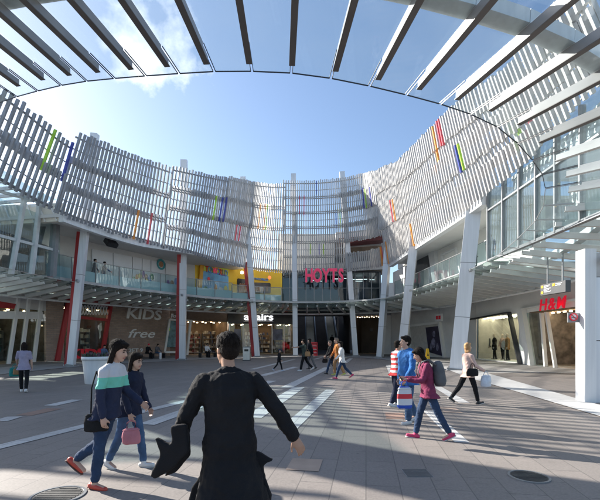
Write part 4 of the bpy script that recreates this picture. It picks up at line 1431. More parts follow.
# red display rack in the hall mouth
g_ = Vector(((313.3 - 300) * 41.8 / 400, 41.8, 0))
t = thing('display_rack', 'small red rack with white shelves standing at the hall entrance', 'rack', g_)
mb = MB().box((g_.x - .42, g_.y - .2, 0), (g_.x + .42, g_.y + .25, .12))
mb.box((g_.x - .42, g_.y - .2, .12), (g_.x - .36, g_.y + .25, 1.35)); mb.box((g_.x + .36, g_.y - .2, .12), (g_.x + .42, g_.y + .25, 1.35)); mb.box((g_.x - .36, g_.y + .2, .12), (g_.x + .36, g_.y + .25, 1.35))
mb.box((g_.x - .42, g_.y - .2, 1.35), (g_.x + .42, g_.y + .25, 1.42))
mb.build('frame', M_redsign, t)
for k in range(3):
    MB().box((g_.x - .35, g_.y - .18, .3 + k * .36), (g_.x + .35, g_.y + .19, .34 + k * .36)).build('shelf', M_white, t)
    MB().box((g_.x - .3, g_.y - .12, .345 + k * .36), (g_.x + .3, g_.y + .12, .5 + k * .36)).build('stock', M_redsign, t)


# escalators in the hall
def escalator(x, label):
    t = thing('escalator', label, 'escalator', (x, 49, 0), 'escalators in the dark hall')
    y0, y1, h = 49.0, 58.5, 5.2
    mb = MB(); n = 26
    for k in range(n):
        y = y0 + 1.2 + k * (y1 - y0 - 1.2) / n
        mb.box((x - .5, y, k * h / n), (x + .5, y + .36, (k + 1) * h / n))
    mb.build('steps', M_mid, t)
    MB().box((x - .55, y0 - .3, 0.03), (x + .55, y0 + 1.2, .06)).build('landing_plate', M_steel, t)
    for s2 in (-1, 1):
        xs_ = x + s2 * .62
        MB().prism([(xs_, y0, 0), (xs_, y0 + 1, 0), (xs_, y1, h), (xs_, y1, h + .35), (xs_, y0 + .9, .35), (xs_, y0, .35)], (.06 * s2, 0, 0)).build('skirt', mat('escalator skirt', (.3, .32, .33), .3, .6), t)
        MB().prism([(xs_ + .02 * s2, y0, .35), (xs_ + .02 * s2, y0 + .9, .35), (xs_ + .02 * s2, y1, h + .35), (xs_ + .02 * s2, y1, h + 1.05), (xs_ + .02 * s2, y0 + .9, 1.05), (xs_ + .02 * s2, y0, 1.05)], (.014 * s2, 0, 0)).build('side_glass', G_bal, t)
        MB().tube([(xs_ + .03 * s2, y0 - .12, .7), (xs_ + .03 * s2, y0, 1.05), (xs_ + .03 * s2, y0 + .9, 1.08), (xs_ + .03 * s2, y1, h + 1.08)], .05, 8).build('handrail', mat('rail grey blue', (.22, .25, .28), .4), t, True)


escalator(1.4, 'left escalator in the dark hall, behind the red rack')
escalator(4.2, 'right escalator in the dark hall, beside the leaning pale column')

# ================================================================== PEOPLE
Z3 = Vector((0, 0, 1))


def rcone(mb, p0, p1, r0, r1, n=12, flat=1.0, side=None):
    """tapered limb with round ends; flat squeezes it along 'side'"""
    p0 = Vector(p0); p1 = Vector(p1)
    d = p1 - p0; L = d.length
    if L < 1e-6:
        return
    d.normalize()
    a = Vector(side) if side is not None else d.cross(Vector((0, 1, 0)) if abs(d.y) < .9 else Vector((1, 0, 0)))
    a = (a - d * a.dot(d)).normalized(); b = d.cross(a)
    rings = []
    for k in (-80, -50, -20):
        t = R(k); rings.append((p0 + d * (r0 * math.sin(t)), r0 * math.cos(t)))
    for u in (0.0, .33, .66, 1.0):
        rings.append((p0 + d * (L * u), r0 + (r1 - r0) * u))
    for k in (20, 50, 80):
        t = R(k); rings.append((p1 + d * (r1 * math.sin(t)), r1 * math.cos(t)))
    loft(mb, [(c, a * r * flat, b * r) for c, r in rings], n)


def loft(mb, secs, n=16, power=1.0):
    """secs: (centre, half axis a, half axis b)"""
    vs = []
    for c, a, b in secs:
        for k in range(n):
            t = 2 * math.pi * k / n
            vs.append(Vector(c) + a * math.cos(t) + b * math.sin(t))
    fs = []
    for i in range(len(secs) - 1):
        for k in range(n):
            k2 = (k + 1) % n
            fs.append((i * n + k, i * n + k2, (i + 1) * n + k2, (i + 1) * n + k))
    fs.append(tuple(reversed(range(n)))); fs.append(tuple((len(secs) - 1) * n + k for k in range(n)))
    mb.add(vs, fs)


TEX = {}


def fold_tex(size):
    if size not in TEX:
        tx = bpy.data.textures.new('cloth folds', 'CLOUDS'); tx.noise_scale = size; tx.noise_depth = 2
        TEX[size] = tx
    return TEX[size]


def blob(name, mb, m, vox, parent=None, smooth=3, folds=0.0, fsize=.09):
    """union of closed shells grown into one continuous surface"""
    me = bpy.data.meshes.new(name)
    me.from_pydata(mb.v, [], mb.f)
    bm = bmesh.new(); bm.from_mesh(me); bmesh.ops.recalc_face_normals(bm, faces=bm.faces); bm.to_mesh(me); bm.free()
    o = bpy.data.objects.new(name, me); C.objects.link(o)
    r = o.modifiers.new('r', 'REMESH'); r.mode = 'VOXEL'; r.voxel_size = vox; r.use_smooth_shade = True
    if smooth:
        sm = o.modifiers.new('s', 'SMOOTH'); sm.factor = .5; sm.iterations = smooth
    if folds:
        dp = o.modifiers.new('d', 'DISPLACE'); dp.texture = fold_tex(fsize); dp.strength = folds; dp.mid_level = .5
        dp.texture_coords = 'LOCAL'
        if vox < .0125:
            d2 = o.modifiers.new('d2', 'DISPLACE'); d2.texture = fold_tex(.035); d2.strength = folds * .35; d2.mid_level = .5; d2.texture_coords = 'LOCAL'
    dg = bpy.context.evaluated_depsgraph_get()
    me2 = bpy.data.meshes.new_from_object(o.evaluated_get(dg))
    bpy.data.objects.remove(o)
    me2.materials.clear(); me2.materials.append(m)
    for p in me2.polygons:
        p.use_smooth = True
    o2 = bpy.data.objects.new(name, me2); C.objects.link(o2)
    if parent is not None:
        o2.parent = parent
    return o2


def stripes(name, stops, axis='Z', rough=.8):
    """colour blocks by height in the garment's own space: [(height, colour), ...] from the bottom up"""
    m = bpy.data.materials.new(name); m.use_nodes = True
    n = m.node_tree; b = n.nodes['Principled BSDF']; b.inputs['Roughness'].default_value = rough
    b.inputs['Specular IOR Level'].default_value = .25
    tcn = n.nodes.new('ShaderNodeTexCoord'); sx = n.nodes.new('ShaderNodeSeparateXYZ')
    n.links.new(tcn.outputs['Object'], sx.inputs[0])
    mr_ = n.nodes.new('ShaderNodeMapRange'); mr_.inputs['From Max'].default_value = 2.0
    n.links.new(sx.outputs[axis], mr_.inputs['Value'])
    rp2 = n.nodes.new('ShaderNodeValToRGB'); rp2.color_ramp.interpolation = 'CONSTANT'
    el = rp2.color_ramp.elements
    while len(el) < len(stops):
        el.new(.5)
    for e, (h, c) in zip(el, stops):
        e.position = max(0, min(1, h / 2.0)); e.color = (*c, 1)
    n.links.new(mr_.outputs[0], rp2.inputs['Fac'])
    n.links.new(rp2.outputs['Color'], b.inputs['Base Color'])
    return m


SKIN = mat('skin light', (.50, .31, .23), .5, 0, .08, 12, spec=.35)
SKIN2 = mat('skin tan', (.38, .22, .15), .5, 0, .08, 12, spec=.35)
HAIR = mat('dark hair', (.014, .010, .008), .8, 0, .5, 60, .6, 120, spec=.15)
HAIRB = mat('blonde hair', (.40, .22, .09), .7, 0, .3, 60)
HAIRG = mat('grey brown hair', (.16, .12, .09), .7, 0, .3, 60)
def cloth(name, c, var=.18):
    return mat('cloth ' + name, c, .85, 0, var, 5, .25, 180, spec=.2)
BLACK = cloth('black', (.012, .012, .014)); NAVY = cloth('navy', (.018, .022, .045)); JEANS = cloth('denim', (.06, .11, .20), .3); JEANSD = cloth('dark denim', (.028, .05, .10), .3)
BLUE = cloth('bright blue', (.04, .15, .40), .3); MAROON = cloth('maroon pink', (.20, .035, .08), .3); BEIGE = cloth('pale pink beige', (.60, .42, .36)); WHITEC = cloth('white', (.66, .64, .62))
LILAC = cloth('grey lilac', (.30, .27, .36)); GREEN = cloth('dark green', (.045, .06, .052)); TAN = cloth('tan', (.34, .20, .10)); ORANGE = cloth('rust orange', (.45, .17, .05)); GREYC = cloth('grey', (.12, .12, .125)); TEAL = cloth('teal', (.03, .22, .20)); DBLUE = cloth('dusty blue', (.08, .12, .20))
SHOEW = mat('white shoe', (.62, .61, .60), .5); SHOEK = mat('black shoe', (.015, .015, .016), .4); SHOEP = mat('hot pink shoe', (.52, .035, .12), .6, 0, .2, 20); SHOER = mat('red leather', (.50, .06, .035), .4)
M_sole = mat('shoe sole', (.48, .47, .45), .7)
EYE_M = mat('eye', (.02, .015, .012), .2); LIP = mat('lips', (.40, .14, .12), .4)


def rotz(v, a):
    return Vector((v.x * math.cos(a) - v.y * math.sin(a), v.x * math.sin(a) + v.y * math.cos(a), v.z))


def person(label, pos, head, height, wear, pose=None, vox=.014, group=None, cat='person', name='person', seat=None, floor=0.0):
    """head = heading in degrees clockwise from 'away from the camera'; local +Y is forward, +X right"""
    ps = dict(lean=4, bend=0, thL=18, thR=-16, knL=8, knR=22, arL=(-18, 10, 14), arR=(18, 10, 18), hy=0, hp=0, twist=0)
    ps.update(pose or {})
    sk = wear.get('skin', SKIN)
    girl = wear.get('girl', False)
    S = height / 1.75
    near = vox < .0125
    vv = vox / S
    # ---- skeleton
    pel = Vector((0, 0, 0))
    lean = R(ps['lean'])
    up = Vector((0, math.sin(lean), math.cos(lean))); fw = Vector((0, math.cos(lean), -math.sin(lean)))
    rt = Vector((1, 0, 0))
    tw = R(ps['twist'])
    rt2 = (rt * math.cos(tw) + fw * math.sin(tw)); fw2 = (fw * math.cos(tw) - rt * math.sin(tw))
    def spine(h): return pel + up * h
    legs = []
    for sd, th, kn in ((-1, ps['thL'], ps['knL']), (1, ps['thR'], ps['knR'])):
        hip = pel + Vector((sd * .088, 0, -.03))
        a = R(th)
        ab = R(ps.get('spread', 1.5)) * sd
        d1 = Vector((math.sin(ab), math.sin(a), -math.cos(a)))
        b = R(th - kn); d2 = Vector((0, math.sin(b), -math.cos(b)))
        kne = hip + d1 * .43; ank = kne + d2 * .41
        fp = R(max(-60, min(18, (th - kn) * .75)))
        if seat is not None: fp = 0
        fd = Vector((math.sin(R(6)) * sd, math.cos(fp), math.sin(fp))).normalized()
        legs.append((hip, kne, ank, fd, sd))
    def sole(l): 
        return min((l[2] + l[3] * .16).z - .065, l[2].z - .085)
    if seat is None:
        zp = -min(sole(l) for l in legs)
    else:
        zp = seat / S + .10
    off = Vector((0, 0, zp))
    pel = pel + off
    legs = [(h + off, k + off, a + off, f, s_) for h, k, a, f, s_ in legs]
    sw = .165 if girl else .19
    arms = []
    for sd, ar in ((-1, ps['arL']), (1, ps['arR'])):
        f_, ab, el = ar[:3]; inn = ar[3] if len(ar) > 3 else 8
        sh = spine(.455) + rt2 * (sd * sw)
        def dv(fa, aa):
            return (rt2 * (sd * math.sin(R(aa))) + fw2 * (math.sin(R(fa)) * math.cos(R(aa))) - up * (math.cos(R(fa)) * math.cos(R(aa)))).normalized()
        u1 = dv(f_, ab); u2 = dv(f_ + el, ab - inn)
        elb = sh + u1 * .285; wr = elb + u2 * .25
        arms.append((sh, elb, wr, u2, sd))
    nk = spine(.53); hyaw = R(ps['hy']); hp = R(ps['hp'])
    hf = fw2 * math.cos(hyaw) + rt2 * math.sin(hyaw)
    hu = (up * .5 + Z3 * .5).normalized()
    hf = (hf - hu * hf.dot(hu)).normalized()
    hf, hu = hf * math.cos(hp) - hu * math.sin(hp), hu * math.cos(hp) + hf * math.sin(hp)
    hr = hf.cross(hu)
    hc = nk + hu * .155 + hf * .022
    def H(x, y, z): return hc + hr * x + hf * y + hu * z
    rot = Matrix((hr, hf, hu)).transposed()
    # ---- body
    def torso(mb, e, t0=-.10, t1=.53, mul=None):
        tab = [(-.12, .150, .110), (-.06, .165, .118), (0, .165, .115), (.10, .143, .100), (.20, .148, .104), (.32, .162, .116), (.40, .168, .112), (.455, .150, .092), (.50, .085, .070), (.54, .056, .058)]
        if girl: tab = [(h, a * (.98 if h < .02 else .86 if h < .25 else .88), b * .95) for h, a, b in tab]
        sec = []
        hs = sorted(set([t0, t1] + [h for h, _, _ in tab if t0 < h < t1]))
        for h in hs:
            j = 0
            while j < len(tab) - 2 and tab[j + 1][0] < h: j += 1
            u = max(0, min(1, (h - tab[j][0]) / (tab[j + 1][0] - tab[j][0])))
            a = tab[j][1] + (tab[j + 1][1] - tab[j][1]) * u; b = tab[j][2] + (tab[j + 1][2] - tab[j][2]) * u
            k = 1.0
            q = max(0, min(1, h / .4))
            r_ = (rt * (1 - q) + rt2 * q).normalized(); f2 = (fw * (1 - q) + fw2 * q).normalized()
            sec.append((spine(h), r_ * (a + e) * k, f2 * (b + e) * k))
        loft(mb, sec, 20)
    body = MB()
    torso(body, -.014)
    rcone(body, nk - hu * .03, H(0, -.005, -.07), .054, .050)
    body.ball(H(0, -.012, .035), .074, .092, .088, 16, 12, rot)          # skull
    body.ball(H(0, .028, -.03), .060, .066, .082, 16, 12, rot)           # face
    body.ball(H(0, .055, -.088), .036, .034, .028, 12, 8, rot)           # chin
    rcone(body, H(0, .088, .015), H(0, .108, -.022), .010, .015)         # nose
    for s2 in (-1, 1):
        body.ball(H(s2 * .074, -.008, -.012), .012, .022, .032, 10, 8, rot)
    for sh, elb, wr, u2, sd in arms:
        rcone(body, sh - up * .022 - rt2 * (sd * .008), elb, .042, .038); rcone(body, elb, wr, .039, .026)
        # hand
        side = u2.cross(fw2).normalized()
        pn = rt2 * -sd; pn = (pn - u2 * pn.dot(u2)).normalized()         # palm faces the body
        if ps.get('palm'):
            a_ = R(ps['palm']) * sd; c_ = u2.cross(pn).normalized()
            pn = (pn * math.cos(a_) + c_ * math.sin(a_)).normalized()
        ax = u2.cross(pn).normalized()
        if ax.dot(fw2) < 0 and not ps.get('palm'): ax = -ax
        if ps.get('palm') and ax.dot(rt2) * sd > 0: ax = -ax
        kn_ = wr + u2 * .095
        loft(body, [(wr - u2 * .01, ax * .027, pn * .020), (wr + u2 * .03, ax * .036, pn * .019), (wr + u2 * .07, ax * .042, pn * .016), (kn_, ax * .040, pn * .012)], 12)
        curl = R(ps.get('curl', 28))
        for k, ln_ in enumerate((.070, .078, .072, .056)):
            p0 = wr + u2 * .088 + ax * (.030 - k * .0205)
            d1 = u2 * math.cos(curl) + pn * math.sin(curl) + ax * (.10 - .07 * k)
            d2 = u2 * math.cos(curl * 2.2) + pn * math.sin(curl * 2.2)
            fr_ = max(.0085, vv * .62)
            m_ = p0 + d1.normalized() * ln_ * .55
            rcone(body, p0, m_, fr_, fr_ * .92, 8); rcone(body, m_, m_ + d2.normalized() * ln_ * .48, fr_ * .92, fr_ * .8, 8)
        tb = wr + u2 * .028 + ax * .030
        td = (u2 * .75 + ax * .62 + pn * .28).normalized()
        fr_ = max(.0105, vv * .7)
        rcone(body, tb, tb + td * .042, fr_ * 1.15, fr_, 8); rcone(body, tb + td * .042, tb + td * .042 + (u2 * .9 + ax * .3 + pn * .3).normalized() * .03, fr_, fr_ * .85, 8)
    for hip, kne, ank, fd, sd in legs:
        rcone(body, hip, kne, .078, .050); rcone(body, kne, kne.lerp(ank, .35), .050, .050); rcone(body, kne.lerp(ank, .35), ank, .050, .033)
        rcone(body, ank + fd * -.02 - Z3 * .035, ank + fd * .13 - Z3 * .05, .034, .028, 10)
    root = blob(name, body, sk, vv, None, 2)
    root.location = (pos[0], pos[1], floor)
    root.rotation_euler = (0, 0, -R(head))
    root.scale = (S, S, S)
    tag(root, label, cat, group)
    kids = {}
    # ---- face
    if near or wear.get('face'):
        for s2 in (-1, 1):
            b_ = MB().ball(H(s2 * .029, .083, .012), .0125, .008, .0075, 10, 8, rot)
            o = b_.build('eye', EYE_M, None, True); o.parent = root
            b_ = MB(); rcone(b_, H(s2 * .015, .094, .034), H(s2 * .045, .082, .036), .005, .004, 8)
            o = b_.build('eyebrow', wear.get('hair', (HAIR,))[0], None, True); o.parent = root
        b_ = MB().ball(H(0, .090, -.058), .022, .008, .008, 12, 8, rot)
        o = b_.build('mouth', LIP, None, True); o.parent = root
    # ---- hair
    hm, hs = wear.get('hair', (HAIR, 'short'))
    if hs != 'none':
        hb = MB()
        hb.ball(H(0, -.022, .052), .084, .098, .086, 18, 12, rot)
        hb.ball(H(0, -.045, .0), .080, .072, .085, 16, 10, rot)
        for s2 in (-1, 1):
            hb.ball(H(s2 * .068, -.005, .028), .017, .034, .042, 10, 8, rot)
        if hs == 'short':
            hb.ball(H(0, .052, .098), .055, .040, .028, 12, 8, rot)
        if hs in ('long', 'bob'):
            L_ = .26 if hs == 'long' else .15
            for k in range(7):
                x = -.066 + k * .022
                rcone(hb, H(x, -.055 + abs(x) * .5, .03), H(x * 1.15, -.075 + abs(x) * .6, -L_ + abs(x) * .5), .034, .022)
            for s2 in (-1, 1):
                rcone(hb, H(s2 * .072, .0, .04), H(s2 * .078, -.005, -L_ * .75), .020, .018)
            hb.ball(H(0, .05, .095), .058, .045, .026, 12, 8, rot)
        if hs == 'bun':
            hb.ball(H(0, -.125, .075), .042, .042, .042, 12, 8, rot)
            hb.ball(H(0, .05, .095), .058, .042, .026, 12, 8, rot)
        if hs == 'pony':
            rcone(hb, H(0, -.11, .06), H(0, -.17, -.08), .034, .022); hb.ball(H(0, .05, .095), .058, .042, .026, 12, 8, rot)
        if hs == 'cap':
            hb = MB(); hb.ball(H(0, -.008, .06), .084, .103, .080, 18, 12, rot); hb.ball(H(0, .10, .055), .065, .06, .012, 14, 8, rot)
        ho_ = blob('cap' if hs == 'cap' else 'hair', hb, hm, max(vv * .8, .007), root, 2, .008 if hs != 'cap' else 0, .025)
        if near and hs != 'cap':
            st = MB(); rs = random.Random(11)
            for k in range(420):
                ph = rs.uniform(0, 6.283); ct = rs.uniform(-.75, 1)
                sn = math.sqrt(1 - ct * ct)
                v = Vector((sn * math.cos(ph), sn * math.sin(ph), ct))
                if v.y > .25 and v.z < .55: continue
                if hs == 'short' and v.z < -.45: continue
                q = Vector((v.x * .086, -.024 + v.y * .101, .048 + v.z * .090))
                dn = Vector((v.x * .25, v.y * .1 - .35, -1)); dn = (dn - v * dn.dot(v)).normalized()
                ln_ = rs.uniform(.03, .06) if hs == 'short' else rs.uniform(.06, .13)
                sdw = v.cross(dn) * rs.uniform(.0018, .0035)
                m1 = q + dn * ln_ * .5 + v * (.004 - ln_ * .06); e1 = q + dn * ln_ + v * (rs.uniform(-.001, .007) - ln_ * ln_ * 4) + sdw * rs.uniform(-3, 3)
                st.add([H(*(q - sdw)), H(*(q + sdw)), H(*(m1 + sdw)), H(*e1), H(*(m1 - sdw))], [(0, 1, 2, 3, 4)])
            sto = st.build('loose_hair', hm, None); sto.parent = ho_
        if hs == 'cap':
            hb = MB(); hb.ball(H(0, -.045, -.005), .078, .068, .06, 14, 10, rot); blob('hair', hb, HAIR, vv, root, 2)
    # ---- trousers
    tm, ts = wear['bottom']
    lw = .012 if ts == 'slim' else .022
    tr = MB()
    torso(tr, .008, -.12, .06)
    for hip, kne, ank, fd, sd in legs:
        k2 = ank.lerp(kne, .10)
        if ts == 'shorts':
            rcone(tr, hip, hip.lerp(kne, .85), .088 + lw, .075 + lw)
        else:
            rcone(tr, hip, kne, .080 + lw, .054 + lw); rcone(tr, kne, kne.lerp(k2, .4), .054 + lw, .052 + lw); rcone(tr, kne.lerp(k2, .4), k2, .052 + lw, .037 + lw * 1.4)
    blob('trousers', tr, tm, vv, root, 2, .018, .07)
    # ---- top
    om, osl, ohem = wear['top']
    tp = MB()
    ee = wear.get('ease', .023 if not wear.get('coat') else .034)
    ae = min(ee - .016, .016)
    torso(tp, ee, ohem, .515)
    if ohem < -.12:
        n_ = 14; sec = []
        fl = wear.get('flare', .05)
        hs_ = [ohem + (-.06 - ohem) * k / 5 for k in range(6)]
        sec = [(spine(h) + Vector((0, -fl * .5 * (1 - k / 5), 0)), rt * (.185 + fl * (1 - k / 5)), Vector((0, 1, 0)) * (.135 + fl * (1 - k / 5))) for k, h in enumerate(hs_)]
        loft(tp, sec, 24)
    for sh, elb, wr, u2, sd in arms:
        rcone(tp, spine(.42) + rt2 * (sd * sw * .5), sh - up * .025, .066, .052)
        if osl == 'long':
            rcone(tp, sh - up * .014, elb, .055 + ae, .047 + ae); rcone(tp, elb, wr - u2 * .01, .047 + ae, .038 + ae * .8)
        else:
            rcone(tp, sh, sh.lerp(elb, .75), .062, .060)
    if wear.get('hood'):
        tp.ball(spine(.51) - fw2 * .075, .11, .07, .06, 14, 10)
    rcone(tp, spine(.495), spine(.522), .066, .062)
    for sh, elb, wr, u2, sd in arms:
        rcone(tp, spine(.485) + rt2 * (sd * .05), sh - up * .012 - rt2 * (sd * .01), .062, .050)
    blob('coat' if wear.get('coat') else 'top', tp, om, vv, root, 2, .03 if near else .024, .10)
    # ---- shoes
    sm_ = wear.get('shoes', SHOEK)
    for hip, kne, ank, fd, sd in legs:
        fr = MB()
        sdv = fd.cross(Z3).normalized(); un = sdv.cross(fd).normalized()
        bs = ank - un * .052
        rcone(fr, bs - fd * .05 + un * .004, bs + fd * .03, .038, .040, 12)
        rcone(fr, bs + fd * .03, bs + fd * .145 - un * .006, .041, .032, 12)
        if wear.get('sandal') is None:
            rcone(fr, bs, ank, .042, .043, 12)
        fs_ = MB()
        loft(fs_, [(bs - fd * .088 - un * .034, sdv * .028, un * .012), (bs - fd * .03 - un * .034, sdv * .037, un * .013), (bs + fd * .08 - un * .036, sdv * .044, un * .012), (bs + fd * .165 - un * .036, sdv * .030, un * .012), (bs + fd * .185 - un * .034, sdv * .012, un * .008)], 14)
        sh_ = blob('shoe', fr, sm_, vv * .8, root, 1)
        so_ = fs_.build('sole', wear.get('sole', M_sole), None, True); so_.parent = sh_
    root['_j'] = 0
    del root['_j']
    J = dict(wrL=arms[0][2] + arms[0][3] * .10, wrR=arms[1][2] + arms[1][3] * .10, sh=spine(.42), fw=fw2, rt=rt2, up=up, pel=pel)
    Mx = Matrix.Translation(root.location) @ Matrix.Rotation(-R(head), 4, 'Z') @ Matrix.Scale(S, 4)
    return root, {k: (Mx @ v if k in ('wrL', 'wrR', 'sh', 'pel') else (Matrix.Rotation(-R(head), 3, 'Z') @ v)) for k, v in J.items()}, S


def carry_bag(hand, label, mats, w_=.30, h_=.36, dp=.10, ang=0.0, strap=.16, name='bag', group=None):
    """soft bag hanging from a hand"""
    t = thing(name, label, 'bag', (hand.x, hand.y, hand.z - strap - h_), group)
    ax = Vector((math.cos(ang), math.sin(ang), 0)); ay = Vector((-math.sin(ang), math.cos(ang), 0))
    mb = MB()
    c = hand - Vector((0, 0, strap))
    loft(mb, [(c - Z3 * h_, ax * w_ * .40, ay * dp * .45), (c - Z3 * h_ * .9, ax * w_ * .5, ay * dp * .55), (c - Z3 * h_ * .5, ax * w_ * .5, ay * dp * .5), (c - Z3 * h_ * .15, ax * w_ * .44, ay * dp * .3), (c, ax * w_ * .38, ay * dp * .14)], 18)
    o = blob('bag_body', mb, mats, .014, None, 2, .02, .08)
    o.parent = t; o.matrix_parent_inverse = inv_of(t)
    sb_ = MB()
    loft(sb_, [(c - Z3 * h_ * .135, ax * w_ * .452, ay * dp * .34), (c - Z3 * h_ * .10, ax * w_ * .445, ay * dp * .32)], 18)
    sb_.build('seam_band', mats, t, True)
    mb = MB()
    for s2 in (-1, 1):
        mb.tube([c + ax * w_ * .22 * s2, c.lerp(hand, .6) + ax * .05 * s2, hand], .008, 6)
    mb.build('strap', mats, t, True)
    return t


def gp(px, d):
    return ((px - HX) * d / F, d)


W1TOP = stripes('colour block knit', [(0, (.022, .028, .06)), (1.185, (.16, .52, .40)), (1.31, (.52, .52, .54))])
REDST = stripes('red and white stripes', [(0, (.60, .05, .05))] + [(.90 + k * .065, ((.62, .60, .58), (.60, .05, .05))[k % 2]) for k in range(11)])

# --- the man in black, close to the camera
x, y = gp(230, 2.95)
p, J, S = person('man in a long black coat seen from behind, striding away in the foreground', (x, y), -24, 1.735,
       dict(top=(BLACK, 'long', -.52), coat=True, ease=.038, flare=.11, bottom=(BLACK, 'wide'), shoes=SHOEK, hair=(HAIR, 'short'), skin=SKIN2),
       dict(lean=3, thL=22, thR=-22, knL=8, knR=28, arL=(4, 26, 22, 12), arR=(-14, 34, 14, 4), hy=-26, hp=4, twist=-10, curl=16, palm=75), vox=.0085)
lh = J['wrL']
t = thing('folded_jacket', 'black folded jacket swinging from the left hand of the man in black', 'jacket', (lh.x, lh.y, lh.z - .5))
mb = MB()
D_ = 2.83
def jp(px, py, dd=0.0): return ray(px, py, D_ + dd)
for pts, dd in (([(186, 424), (170, 426), (171, 446), (154, 438), (160, 455), (149, 477), (154, 480), (172, 470), (188, 452)], -.05), ([(188, 428), (176, 436), (170, 455), (163, 478), (174, 474), (190, 456)], .03)):
    mb.prism([jp(a, b, dd) for a, b in pts], (0, .055, 0))
rcone(mb, jp(180, 438), lh, .05, .03)
o = blob('cloth', mb, BLACK, .012, None, 12, .02, .16); o.parent = t; o.matrix_parent_inverse = inv_of(t)

for pts, dd in (([(246, 452), (258, 452), (274, 461), (262, 466), (271, 498), (268, 520), (244, 520)], 2.97), ([(204, 470), (192, 486), (182, 520), (206, 520)], 2.96)):
    mb = MB()
    mb.prism([ray(a, b, dd) for a, b in pts], (0, .06, 0))
    o = blob('coat_tail', mb, BLACK, .012, None, 12, .02, .14); o.parent = p
    o.matrix_parent_inverse = (Matrix.Translation(p.location) @ p.rotation_euler.to_matrix().to_4x4() @ Matrix.Scale(S, 4)).inverted()

# --- two women at the left
x, y = gp(107, 4.5)
p, J, S = person('woman in a white, mint and navy knit with jeans and red sandals, walking right', (x, y), 98, 1.66,
       dict(top=(W1TOP, 'long', -.13), bottom=(JEANSD, 'slim'), shoes=SHOER, sole=mat('dark sole', (.09, .05, .04), .7), sandal=1, hair=(HAIR, 'long'), girl=True),
       dict(lean=10, thL=-20, thR=-4, knL=34, knR=4, arL=(20, 4, 46), arR=(4, 8, 14), hy=6, hp=14), vox=.0105)
sp = J['sh'] - J['fw'] * .10 + J['rt'] * .14
carry_bag(sp, 'small black shoulder bag at the back of the woman in the mint-striped knit', cloth('bag black', (.015, .015, .016)), .26, .2, .09, .2, .46)
x, y = gp(130, 5.15)
p, J, S = person('shorter woman in a navy top and ripped pale jeans behind the mint-striped knit', (x, y), 104, 1.50,
       dict(top=(NAVY, 'long', -.14), bottom=(JEANS, 'slim'), shoes=SHOEW, hair=(HAIR, 'long'), girl=True),
       dict(lean=6, thL=14, thR=-14, knL=6, knR=14, arL=(12, 8, 20), arR=(10, 8, 14), hp=12, hy=10), vox=.0105)
carry_bag(J['wrR'], 'small pink handbag hanging from the hand of the shorter woman in navy', cloth('bag pink', (.52, .20, .23)), .22, .20, .12, .3, .10)
x, y = gp(24, 12.7)
p, J, S = person('woman in a grey lilac top and black leggings seen from behind at the far left', (x, y), -24, 1.57,
       dict(top=(LILAC, 'short', -.16), bottom=(BLACK, 'slim'), shoes=SHOEW, hair=(HAIR, 'long'), girl=True), dict(lean=3, thL=12, thR=-10, knR=14, arL=(18, 14, 40), arR=(4, 10, 10)), vox=.014)
carry_bag(J['wrL'], 'tan handbag carried by the woman in the lilac top', TAN, .26, .2, .1, 1.0, .10)
carry_bag(J['wrL'] + Vector((-.12, .06, .05)), 'dark teal shopping bag beside the tan handbag', TEAL, .34, .30, .1, .9, .12)

# --- middle distance
x, y = gp(279, 21.2)
person('small boy in dark clothes and a dark cap walking alone', (x, y), 100, 1.18, dict(top=(BLACK, 'long', -.12), bottom=(BLACK, 'slim'), shoes=mat('pale blue shoe', (.3, .38, .5), .5), hair=(NAVY, 'cap')), dict(thL=20, thR=-20), vox=.017)
x, y = gp(304.5, 21.3)
p, J, S = person('man in a dark green tee pointing left with a tan shoulder bag', (x, y), -88, 1.70, dict(top=(GREEN, 'short', -.14), bottom=(BLACK, 'wide'), shoes=SHOEW, hair=(HAIR, 'short'), skin=SKIN2), dict(thL=18, thR=-20, arL=(82, 6, 6), arR=(-12, 8, 14)), vox=.017)
carry_bag(J['pel'] + Vector((.16, -.2, .27)), 'tan shoulder bag on the back of the man in the dark green tee', TAN, .3, .26, .12, .1, .12)
x, y = gp(310.5, 22.6)
person('person in black behind the pointing man', (x, y), -95, 1.74, dict(top=(BLACK, 'long', -.14), bottom=(GREYC, 'slim'), shoes=SHOEK, hair=(HAIR, 'bob')), dict(thL=-16, thR=16), vox=.017)
x, y = gp(331, 19.4)
p, J, S = person('older woman with short grey brown hair in a black jacket and jeans, walking left', (x, y), -105, 1.64, dict(top=(BLACK, 'long', -.2), coat=True, bottom=(JEANSD, 'slim'), shoes=SHOEK, hair=(HAIRG, 'short'), girl=True), dict(thL=22, thR=-18, arL=(20, 8, 40)), vox=.016)
carry_bag(J['wrL'], 'small black handbag carried by the older woman in the black jacket', cloth('bag black', (.015, .015, .016)), .28, .2, .1, .3, .08)
x, y = gp(342, 17.0)
person('woman in a white top, jeans and hot pink shoes walking left', (x, y), -95, 1.63, dict(top=(WHITEC, 'long', -.16), bottom=(JEANSD, 'slim'), shoes=SHOEP, hair=(HAIR, 'bob'), girl=True), dict(lean=5, thL=24, thR=-24, arL=(24, 8, 30), arR=(-22, 8, 20)), vox=.015)
x, y = gp(337.5, 18.8)
person('man in a rust orange top and tan trousers behind the white top', (x, y), -100, 1.76, dict(top=(ORANGE, 'long', -.16), bottom=(TAN, 'wide'), shoes=mat('yellow green shoe', (.45, .5, .1), .5), hair=(HAIRG, 'short')), dict(thL=-16, thR=18), vox=.017)

